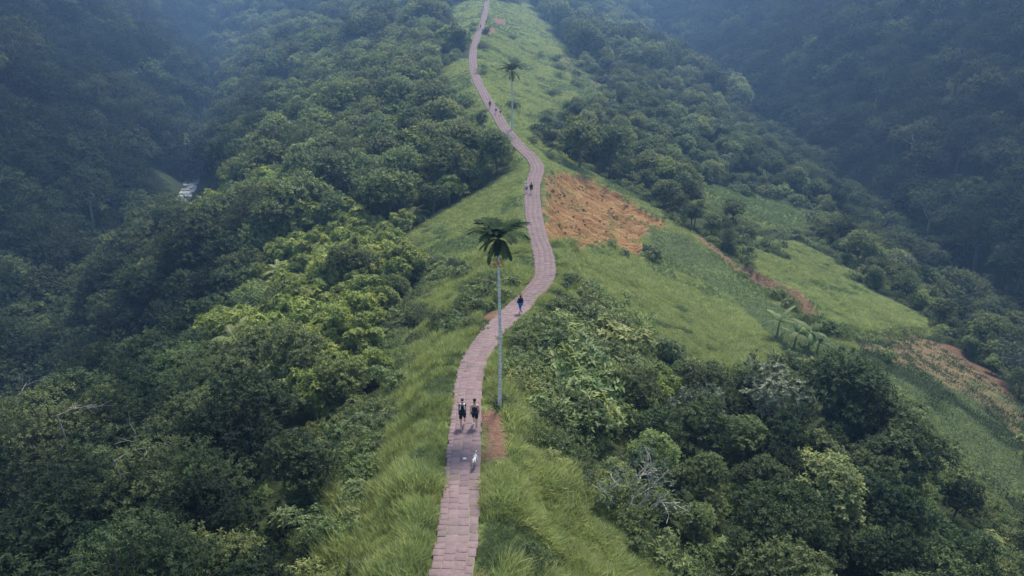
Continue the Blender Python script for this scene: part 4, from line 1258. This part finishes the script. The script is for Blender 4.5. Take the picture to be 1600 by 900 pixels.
def body(J, scale_r, mat):
    V = []; E = []; I = {}
    def add(nm, p, rx, ry=None, to=None):
        I[nm] = len(V); V.append((*p, rx * scale_r, (ry or rx) * scale_r))
        if to is not None: E.append((I[to], I[nm]))
    add('pelvis', J['pelvis'], .150, .105); add('belly', J['belly'], .125, .092, 'pelvis'); add('chest', J['chest'], .150, .10, 'belly')
    add('collar', J['collar'], .085, .07, 'chest'); add('neck', J['neck'], .052, .052, 'collar')
    nz_ = J['neck']
    add('jaw', (0, .03, nz_[2] + .06), .058, .066, 'neck'); add('face', (0, .025, nz_[2] + .13), .075, .092, 'jaw'); add('skull', (0, .01, nz_[2] + .20), .066, .080, 'face')
    add('nose', (0, .118, nz_[2] + .115), .012, .012, 'face')
    for s_ in ('l', 'r'):
        add('ear' + s_, ((-.078 if s_ == 'l' else .078), .015, nz_[2] + .125), .012, .02, 'face')
        add('hip' + s_, J['hip' + s_], .085, .09, 'pelvis'); add('knee' + s_, J['knee' + s_], .052, .055, 'hip' + s_)
        mid = [(a + b) / 2 for a, b in zip(J['knee' + s_], J['ank' + s_])]
        add('calf' + s_, (mid[0], mid[1] - .012, mid[2] + .06), .050, .054, 'knee' + s_); add('ank' + s_, J['ank' + s_], .034, .038, 'calf' + s_)
        add('ball' + s_, J['ball' + s_], .038, .028, 'ank' + s_); add('toe' + s_, J['toe' + s_], .030, .02, 'ball' + s_)
        add('sho' + s_, J['sho' + s_], .054, .054, 'collar'); add('elb' + s_, J['elb' + s_], .037, .037, 'sho' + s_)
        add('wri' + s_, J['wri' + s_], .025, .022, 'elb' + s_)
    out = skin_mesh('body', V, E, mat, 2)
    return out

def hand(J, s_, mat):
    # palm with four fingers of unequal length and a thumb, slightly curled
    w = np.array(J['wri' + s_]); d = np.array(J['dir' + s_]); sg = -1 if s_ == 'l' else 1
    fwd = np.array([0, d[2] * -1, d[1]]) ; fwd = fwd / np.linalg.norm(fwd)     # the side the thumb points to (forward)
    inn = np.array([-sg, 0, 0])
    V = [(*(w), .024, .018), (*(w + d * .045), .036, .015), (*(w + d * .085), .036, .014)]; E = [(0, 1), (1, 2)]
    for k, ln in enumerate((.068, .078, .072, .055)):
        o = fwd * (.027 - .018 * k); b = len(V)
        V += [(*(w + d * .095 + o), .0095), (*(w + d * (.095 + ln * .5) + o + inn * .012), .0085), (*(w + d * (.095 + ln * .92) + o + inn * .032), .0075)]
        E += [(2, b), (b, b + 1), (b + 1, b + 2)]
    b = len(V)
    V += [(*(w + d * .05 + fwd * .042 + inn * .008), .011), (*(w + d * .085 + fwd * .058 + inn * .02), .0095)]
    E += [(1, b), (b, b + 1)]
    return skin_mesh('hand', V, E, mat, 1)

def person(px, py, yaw, h, stride, female, top, sleeve, bottom, leg, shoes, hair, label, group, extra=(), skirt=False, detail=True):
    J = rig(stride, abs(stride) * .9 * (1 if stride > 0 else -1), female)
    loc = on_path(px, py)
    root = empty('person', loc, yaw, h / 1.70)
    put('body', body(J, 1.08 if female else 1.14, SKIN), root)
    if detail:
        for s_ in ('l', 'r'): put('hand', hand(J, s_, SKIN), root)
    # upper garment
    V = []; E = []
    P = lambda k: J[k]
    V += [(*P('pelvis'), .190, .142), (*P('belly'), .160, .125), (*P('chest'), .188, .135), (*P('collar'), .105, .092)]; E += [(0, 1), (1, 2), (2, 3)]
    if skirt: V.append((0, 0, P('pelvis')[2] - .20, .20, .15)); E.append((0, len(V) - 1))
    if sleeve > 0:
        for s_ in ('l', 'r'):
            b = len(V); V.append((*P('sho' + s_), .074, .074)); E.append((3, b))
            if sleeve >= 1:
                V.append((*P('elb' + s_), .058, .058)); E.append((b, b + 1)); V.append((*(np.array(P('wri' + s_)) * .92 + np.array(P('elb' + s_)) * .08), .038, .038)); E.append((b + 1, b + 2))
            else:
                q = np.array(P('sho' + s_)) * (1 - sleeve) + np.array(P('elb' + s_)) * sleeve; V.append((*q, .066, .066)); E.append((b, b + 1))
    put('top', skin_mesh('top', V, E, CL[top], 2), root)
    # shorts or trousers
    if bottom:
        V = [(*P('pelvis'), .185, .142)]; E = []
        for s_ in ('l', 'r'):
            b = len(V); hp = np.array(P('hip' + s_)); kn = np.array(P('knee' + s_)); an = np.array(P('ank' + s_))
            V.append((*hp, .116, .120)); E.append((0, b))
            if leg <= 1:
                V.append((*(hp * (1 - leg) + kn * leg), .108 - .026 * leg, .112 - .026 * leg)); E.append((b, b + 1))
            else:
                V.append((*kn, .076, .078)); E.append((b, b + 1)); V.append((*(an + np.array([0, 0, .03])), .058, .060)); E.append((b + 1, b + 2))
        put('shorts' if leg <= 1 else 'trousers', skin_mesh('bottom', V, E, CL[bottom], 2), root)
    for s_ in ('l', 'r'):
        V = [(*P('heel' + s_), .046, .040), (*P('ball' + s_), .052, .038), (*P('toe' + s_), .044, .030)]
        put('shoe', skin_mesh('shoe', V, [(0, 1), (1, 2)], CL[shoes], 1), root)
    # hair, cap
    nz_ = P('neck')[2]
    hv = [(0, -.015, nz_ + .185, .085, .10), (0, -.03, nz_ + .245, .062, .075), (0, -.055, nz_ + .10, .075, .06)]; he = [(0, 1), (0, 2)]
    if hair == 'long': hv += [(0, -.075, nz_ - .03, .095, .055), (0, -.085, nz_ - .20, .085, .045)]; he += [(2, 3), (3, 4)]
    if hair == 'tail': hv += [(0, -.13, nz_ + .12, .03, .03), (0, -.14, nz_ - .08, .028, .028)]; he += [(0, 3), (3, 4)]
    put('hair' if hair != 'cap' else 'cap', skin_mesh('hair', hv, he, HAIR if hair != 'cap' else CL['black'], 2), root)
    if hair == 'cap':
        put('cap_brim', skin_mesh('cap_brim', [(0, .05, nz_ + .20, .07, .02), (0, .16, nz_ + .185, .055, .012)], [(0, 1)], CL['black'], 1), root)
    if hair == 'hood':
        put('hood', skin_mesh('hood', [(0, -.02, nz_ + .17, .105, .115), (0, -.03, nz_ + .06, .11, .10), (0, -.05, nz_ - .1, .15, .085)], [(0, 1), (1, 2)], CL[top], 2), root)
    if detail:
        for sx_ in (-1, 1):
            bme = bmesh.new(); bmesh.ops.create_icosphere(bme, subdivisions=1, radius=.011, matrix=Matrix.Translation((.031 * sx_, .112, nz_ + .14)))
            me_ = bpy.data.meshes.new('eye'); bme.to_mesh(me_); bme.free(); me_.materials.append(CL['black']); put('eye', me_, root)
        put('mouth', skin_mesh('mouth', [(-.022, .112, nz_ + .068, .006, .006), (0, .118, nz_ + .066, .007, .007), (.022, .112, nz_ + .068, .006, .006)], [(0, 1), (1, 2)], CL['maroon'], 1), root)
    for ex in extra:
        if ex[0] == 'backpack':
            c_ = P('chest'); bp = put('backpack', skin_mesh('backpack', [(0, -.17, c_[2] - .20, .125, .085), (0, -.18, c_[2], .13, .09), (0, -.16, c_[2] + .12, .10, .06)], [(0, 1), (1, 2)], CL[ex[1]], 2), root)
            for sx_ in (-1, 1):
                put('strap', skin_mesh('strap', [(.10 * sx_, -.10, c_[2] + .16, .028, .012), (.105 * sx_, .0, c_[2] + .19, .030, .014), (.105 * sx_, .115, c_[2] + .08, .028, .012), (.12 * sx_, .10, c_[2] - .12, .022, .012)], [(0, 1), (1, 2), (2, 3)], CL[ex[2]], 1), bp)
        if ex[0] == 'bag':
            q = P('hipr'); put('shoulder_bag', skin_mesh('bag', [(.20, -.04, q[2] - .05, .06, .10), (.20, -.05, q[2] + .12, .055, .09)], [(0, 1)], CL[ex[1]], 2), root)
    return tag(root, label, 'person', group)

PI = math.pi
G1 = 'walkers on the footpath'
person(723.5, 671, PI + .05, 1.74, .36, True, 'black', .35, 'black', .85, 'black', 'short', 'walker in black with white straps on the shoulders, left of the pair', G1, (('backpack', 'charcoal', 'white'),))
person(742.5, 671, PI - .05, 1.72, -.34, False, 'navy', 0, 'black', .80, 'black', 'cap', 'walker in dark cap and navy sleeveless top beside the walker with white straps', G1, (('bag', 'tan'),))
person(813, 491, .55, 1.66, .30, True, 'black', 1, 'denim', 2, 'white', 'long', 'lone walker in long black top and bright blue jeans', G1, skirt=True)
person(822.5, 303.5, .05, 1.62, .28, True, 'white', .4, 'blue', .9, 'orange', 'tail', 'walker in white top and blue shorts beside the landslide', G1)
person(830, 304.5, -.05, 1.76, -.25, True, 'charcoal', 1, 'maroon', .8, 'white', 'long', 'walker in dark grey jacket beside the walker in white top', G1, skirt=True)
person(765.5, 170, .35, 1.74, .28, False, 'black', 1, 'charcoal', 2, 'black', 'short', 'walker all in black, leftmost of three near the distant palm', G1, detail=False)
person(775, 178.5, .35, 1.74, -.28, False, 'white', .4, 'black', .9, 'white', 'short', 'walker in white shirt, middle of three near the distant palm', G1, detail=False)
person(782, 181, .35, 1.70, .25, True, 'white', 0, 'black', .8, 'white', 'long', 'walker in white sleeveless top, rightmost of three near the distant palm', G1, detail=False)
person(762, 33.5, .1, 1.75, .25, False, 'maroon', .4, 'charcoal', 2, 'black', 'short', 'tiny walker in dark red top, right one of the far group', G1, detail=False)
person(759.8, 38, .1, 1.70, -.25, True, 'black', 1, 'black', 2, 'black', 'long', 'tiny walker in black just in front of the dark red one', G1, detail=False)
person(750.5, 45, .1, 1.72, .2, False, 'navy', .4, 'charcoal', 2, 'black', 'short', 'tiny walker at the left edge of the far path', G1, detail=False)
person(757.3, 50.5, .1, 1.68, -.2, False, 'charcoal', .4, 'black', 2, 'black', 'short', 'tiny walker beside the far patch of red soil', G1, detail=False)
person(757, 4, .1, 1.75, .2, False, 'black', .4, 'charcoal', 2, 'black', 'short', 'farthest walker on the left at the top of the path', G1, detail=False)
person(760.5, 3.6, .1, 1.70, -.2, True, 'black', .4, 'black', 2, 'black', 'long', 'farthest walker on the right at the top of the path', G1, detail=False)

def dog(px, py, yaw, label):
    FUR = plain('white_fur', (.56, .55, .52), .9, .1, .10, 25); DK = plain('dog_dark', (.03, .025, .022), .5, .4)
    root = empty('dog', on_path(px, py), yaw, .95)
    V = []; E = []; I = {}
    def add(nm, p, rx, ry=None, to=None):
        I[nm] = len(V); V.append((*p, rx, ry or rx))
        if to: E.append((I[to], I[nm]))
    add('loin', (0, -.10, .42), .070, .085); add('rump', (0, -.27, .43), .080, .085, 'loin')
    add('ribs', (0, .08, .41), .085, .110, 'loin'); add('chest', (0, .22, .42), .080, .105, 'ribs')
    add('neck', (0, .33, .52), .055, .060, 'chest'); add('skull', (0, .40, .61), .060, .058, 'neck'); add('stop', (0, .47, .60), .040, .038, 'skull'); add('nose', (0, .55, .575), .024, .022, 'stop')
    for s_, sx_ in (('l', -1), ('r', 1)):
        f = .07 * sx_
        add('sho' + s_, (.065 * sx_, .22, .36), .048, .055, 'chest'); add('elb' + s_, (.07 * sx_, .17 + f * .4, .25), .032, .034, 'sho' + s_)
        add('wri' + s_, (.07 * sx_, .20 + f, .12), .022, .022, 'elb' + s_); add('paw' + s_, (.07 * sx_, .22 + f * 1.2, .025), .026, .022, 'wri' + s_)
        add('hip' + s_, (.062 * sx_, -.27, .38), .056, .072, 'rump'); add('kne' + s_, (.072 * sx_, -.17 - f * .5, .27), .040, .045, 'hip' + s_)
        add('hoc' + s_, (.072 * sx_, -.33 - f, .155), .022, .024, 'kne' + s_); add('foo' + s_, (.072 * sx_, -.30 - f, .025), .025, .022, 'hoc' + s_)
        add('ear' + s_, (.055 * sx_, .385, .675), .022, .012, 'skull'); add('eat' + s_, (.066 * sx_, .385, .72), .008, .006, 'ear' + s_)
    t_ = [(0, -.36, .50), (0, -.40, .60), (-.01, -.37, .70), (-.05, -.29, .735), (-.09, -.22, .70)]
    prev = 'rump'
    for k, p in enumerate(t_): add('tail%d' % k, p, .030 - .003 * k, None, prev); prev = 'tail%d' % k
    put('body', skin_mesh('dog_body', V, E, FUR, 2), root)
    for sx_ in (-1, 1):
        bme = bmesh.new(); bmesh.ops.create_icosphere(bme, subdivisions=1, radius=.012, matrix=Matrix.Translation((.032 * sx_, .475, .625)))
        m_ = bpy.data.meshes.new('eye'); bme.to_mesh(m_); bme.free(); m_.materials.append(DK); put('eye', m_, root)
    bme = bmesh.new(); bmesh.ops.create_icosphere(bme, subdivisions=1, radius=.018, matrix=Matrix.Translation((0, .574, .582)))
    m_ = bpy.data.meshes.new('nose'); bme.to_mesh(m_); bme.free(); m_.materials.append(DK); put('nose', m_, root)
    return tag(root, label, 'dog')
dog(742, 732, PI - .1, 'white dog with curled tail walking ahead of the two walkers')
# scrap of paper on the paving
pp = on_path(726, 721)
bmp = bmesh.new(); bmesh.ops.create_grid(bmp, x_segments=4, y_segments=4, size=.08)
for v in bmp.verts: v.co.z = .02 + random.uniform(-.015, .02)
mp_ = bpy.data.meshes.new('paper_scrap'); bmp.to_mesh(mp_); bmp.free(); mp_.materials.append(CL['white'])
put('paper_scrap', mp_, None, 'small white paper scrap lying on the path beside the dog', 'litter').location = pp

# ------------------------------------------------------------------ grass : tufts of single blades
def tuft(sd, n, h, spread, bend, wid, lean=(0, 0)):
    r = np.random.default_rng(sd)
    b = np.stack([r.normal(0, spread, n), r.normal(0, spread, n), np.full(n, -.06)], 1)
    hh = h * r.uniform(.55, 1.15, n)
    az = r.uniform(0, 6.28, n); be = bend * r.uniform(.3, 1.3, n)
    d = np.stack([np.cos(az) * be + lean[0], np.sin(az) * be + lean[1], np.ones(n)], 1)
    m = b + unit(d) * (hh * .55)[:, None]
    d2 = d * np.array([2.0, 2.0, .55]); t = m + unit(d2) * (hh * .5)[:, None]
    W = np.stack([-np.sin(az + .5), np.cos(az + .5), 0 * az], 1) * (wid * r.uniform(.7, 1.3, n))[:, None] * .5
    V = np.stack([b - W, b + W, m + W * .8, m - W * .8, t], 1).reshape(-1, 3)
    i = np.arange(n)[:, None] * 5
    q = i + np.array([[0, 1, 2, 3]]); tr = i + np.array([[3, 2, 4]])
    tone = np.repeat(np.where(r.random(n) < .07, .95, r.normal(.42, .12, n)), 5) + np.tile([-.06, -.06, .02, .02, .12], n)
    return V, [q, tr], tone
tufts = {}
for nm, mat, args in (('tall', 'grass', (70, .66, .15, .32, .028, (.16, .04))), ('mid', 'grass', (66, .30, .26, .6, .030, (.12, 0))),
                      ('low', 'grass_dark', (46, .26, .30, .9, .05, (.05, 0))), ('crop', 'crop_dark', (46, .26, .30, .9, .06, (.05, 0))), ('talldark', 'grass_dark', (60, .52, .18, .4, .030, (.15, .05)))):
    tufts[nm] = []
    for k in range(4):
        V, F, T = tuft(900 + k, *args)
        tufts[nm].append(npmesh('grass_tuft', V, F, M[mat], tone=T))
grg = np.random.default_rng(41)
def grass_points(x0, x1, y0, y1, s, lim=.6):
    P = jgrid(x0, x1, y0, y1, s, grg)
    z = height(P[:, 0], P[:, 1]); gx_, gy_, gd_ = project(P[:, 0], P[:, 1], z)
    k = (gx_ > -120) & (gx_ < 1720) & (gy_ > -60) & (gy_ < 1000)
    P, z = P[k], z[k]
    so_, sl_ = soil_amount(P[:, 0], P[:, 1])
    sd_ = sd_open(P[:, 0], P[:, 1]) + 1.6 * fbm(P[:, 0] / 3, P[:, 1] / 3, 81, 3)
    dpp = np.abs(P[:, 0] - xpath(P[:, 1])) - pwidth(P[:, 1]) / 2
    dry = sl_ * (vnoise(P[:, 0] / 2.2, P[:, 1] / 1.4, 121) > .70)          # scraps of turf left on the landslide
    sd_ = np.where(inpoly(P[:, 0], P[:, 1], P_THICKET), -1, sd_)
    dpp = np.where(inpoly(P[:, 0], P[:, 1], P_DIRT), -1, dpp)
    keep = (sd_ < lim) & (dpp > grg.uniform(-.10, .16, len(P))) & (grg.random(len(P)) > so_ * 1.15 - .45 * dry)
    return P[keep], z[keep], dpp[keep]
def slope_rot(P):
    e = .5
    gx1 = (height(P[:, 0] + e, P[:, 1]) - height(P[:, 0] - e, P[:, 1])) / (2 * e)
    gy1 = (height(P[:, 0], P[:, 1] + e) - height(P[:, 0], P[:, 1] - e)) / (2 * e)
    rot = np.zeros((len(P), 3))
    rot[:, 0] = np.arctan(gy1) * .45; rot[:, 1] = -np.arctan(gx1) * .45
    return rot, gx1, gy1
P1, z1, d1 = grass_points(-22, 24, 15, 84, .24)
P2, z2, d2 = grass_points(-24, 90, 84, 150, .50)
P2b, z2b, d2b = grass_points(24, 90, 40, 84, .42)
P3, z3, d3 = grass_points(-40, 95, 150, 340, .85)
P4, z4, d4 = grass_points(-60, 60, 340, 520, 1.8)
PP = np.vstack([P1, P2, P2b, P3, P4]); zz_ = np.r_[z1, z2, z2b, z3, z4]; dd = np.r_[d1, d2, d2b, d3, d4]
band = np.r_[np.zeros(len(P1)), np.ones(len(P2) + len(P2b)), 2 * np.ones(len(P3)), 3 * np.ones(len(P4))]
rot, sx, sy_ = slope_rot(PP)
swirl = 5.0 * fbm(PP[:, 0] / 3.2, PP[:, 1] / 3.2, 111, 3)            # the way the long grass has been laid over
rot[:, 2] = np.where(band < 1, np.where(sx < 0, 0, math.pi) + swirl + np.where(grg.random(len(PP)) < .4, grg.uniform(-3.1, 3.1, len(PP)), grg.normal(0, .7, len(PP))), grg.uniform(0, 6.28, len(PP)))
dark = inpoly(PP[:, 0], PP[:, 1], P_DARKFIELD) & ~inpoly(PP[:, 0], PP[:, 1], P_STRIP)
light = inpoly(PP[:, 0], PP[:, 1], P_LIGHTFIELD) | inpoly(PP[:, 0], PP[:, 1], P_FIELD)
patch = fbm(PP[:, 0] / 5, PP[:, 1] / 5, 101, 3) * 1.6 + fbm(PP[:, 0] / 16, PP[:, 1] / 16, 103, 2)
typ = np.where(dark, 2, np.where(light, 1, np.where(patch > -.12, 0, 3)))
typ = np.where((band > 0) & (typ == 0), 1, typ)
typ = np.where((PP[:, 0] > 42 + 10 * fbm(PP[:, 0] / 7, PP[:, 1] / 7, 131, 3)) & (PP[:, 1] < 104) & ~inpoly(PP[:, 0], PP[:, 1], P_FIELD) & ~inpoly(PP[:, 0], PP[:, 1], P_STRIP), np.where(fbm(PP[:, 0] / 9, PP[:, 1] / 9, 133, 3) > .08, 2, 4), typ)  # dimness of the lower right slope painted by picking darker tufts
typ = np.where(light & (patch < -.30), 3, typ)
typ = np.where((PP[:, 1] > 150) & (PP[:, 0] > 22), 3, typ)
scl = grg.uniform(.75, 1.2, len(PP)) * np.interp(dd, [-.1, .1, .5, 1.2], [.2, .42, .7, 1.0]) * np.array([1.0, 1.15, 1.7, 2.6])[band.astype(int)]
clump = fbm(PP[:, 0] / 1.3, PP[:, 1] / 1.3, 113, 2)
scl *= np.where(typ == 3, .75, 1) * (1 + .6 * np.clip(patch, -.5, .5)) * np.where(band < 1, np.clip(1 + 2.4 * clump, .32, 1.5), 1)
bank_d = dseg(PP[:, 0], PP[:, 1], BANK, False)
tint = np.clip(patch * .35, -.2, .2) + grg.normal(0, .05, len(PP)) + np.where(light, .10, 0)
gm = []; base_ = {}
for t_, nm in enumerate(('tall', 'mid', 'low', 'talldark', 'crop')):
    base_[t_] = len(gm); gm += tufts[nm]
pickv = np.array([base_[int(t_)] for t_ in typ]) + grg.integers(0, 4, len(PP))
print('GRASS', len(PP))
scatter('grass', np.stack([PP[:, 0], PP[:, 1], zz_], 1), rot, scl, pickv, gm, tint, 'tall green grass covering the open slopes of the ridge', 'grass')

# clods and stones broken out of the landslide
CLOD = plain('clod_soil', (.20, .105, .058), .95, .1, .35, 6)
clod_me = []
for k in range(4):
    rk = np.random.default_rng(60 + k); bmc = bmesh.new(); bmesh.ops.create_icosphere(bmc, subdivisions=1, radius=.5)
    for v in bmc.verts: v.co = Vector((v.co.x * rk.uniform(.7, 1.3), v.co.y * rk.uniform(.7, 1.3), v.co.z * rk.uniform(.4, .8)))
    mc = bpy.data.meshes.new('clod'); bmc.to_mesh(mc); bmc.free(); mc.materials.append(CLOD); clod_me.append(mc)
D = jgrid(4, 36, 94, 142, .55, grg); so_d, sl_d = soil_amount(D[:, 0], D[:, 1])
D = D[(sl_d > .6) & (grg.random(len(D)) < .30 * vnoise(D[:, 0] / 3, D[:, 1] / 3, 141))]
rot = grg.uniform(0, 6.28, (len(D), 3)) * np.array([.1, .1, 1])
scatter('soil_clods', np.stack([D[:, 0], D[:, 1], height(D[:, 0], D[:, 1])], 1), rot, grg.uniform(.12, .75, len(D)) ** 1.6, grg.integers(0, 4, len(D)), clod_me, np.zeros(len(D)),
        'loose clods of orange soil lying on the landslide', 'soil')

# ------------------------------------------------------------------ haze : one even body of moist air over the whole valley
hz = NT('haze_air')
pv = hz.n('ShaderNodeVolumePrincipled')
pv.inputs['Color'].default_value = (.33, .58, 1.0, 1)
pv.inputs['Density'].default_value = .00047
pv.inputs['Anisotropy'].default_value = .3
hz.l(pv.outputs[0], hz.out.inputs['Volume'])
bm = bmesh.new(); bmesh.ops.create_cube(bm, size=1.0)
hm = bpy.data.meshes.new('haze'); 
zt = max(float(GZ.max()) + 26, CZ + 6); zb = float(GZ.min()) - 1.5
for v in bm.verts: v.co = Vector((v.co.x * 990, v.co.y * 1100 + 480, zb + (v.co.z + .5) * (zt - zb)))
bm.to_mesh(hm); bm.free(); hm.materials.append(hz.m)
put('haze', hm, None, 'thin blue morning haze filling the valleys', 'haze', None, 'stuff')
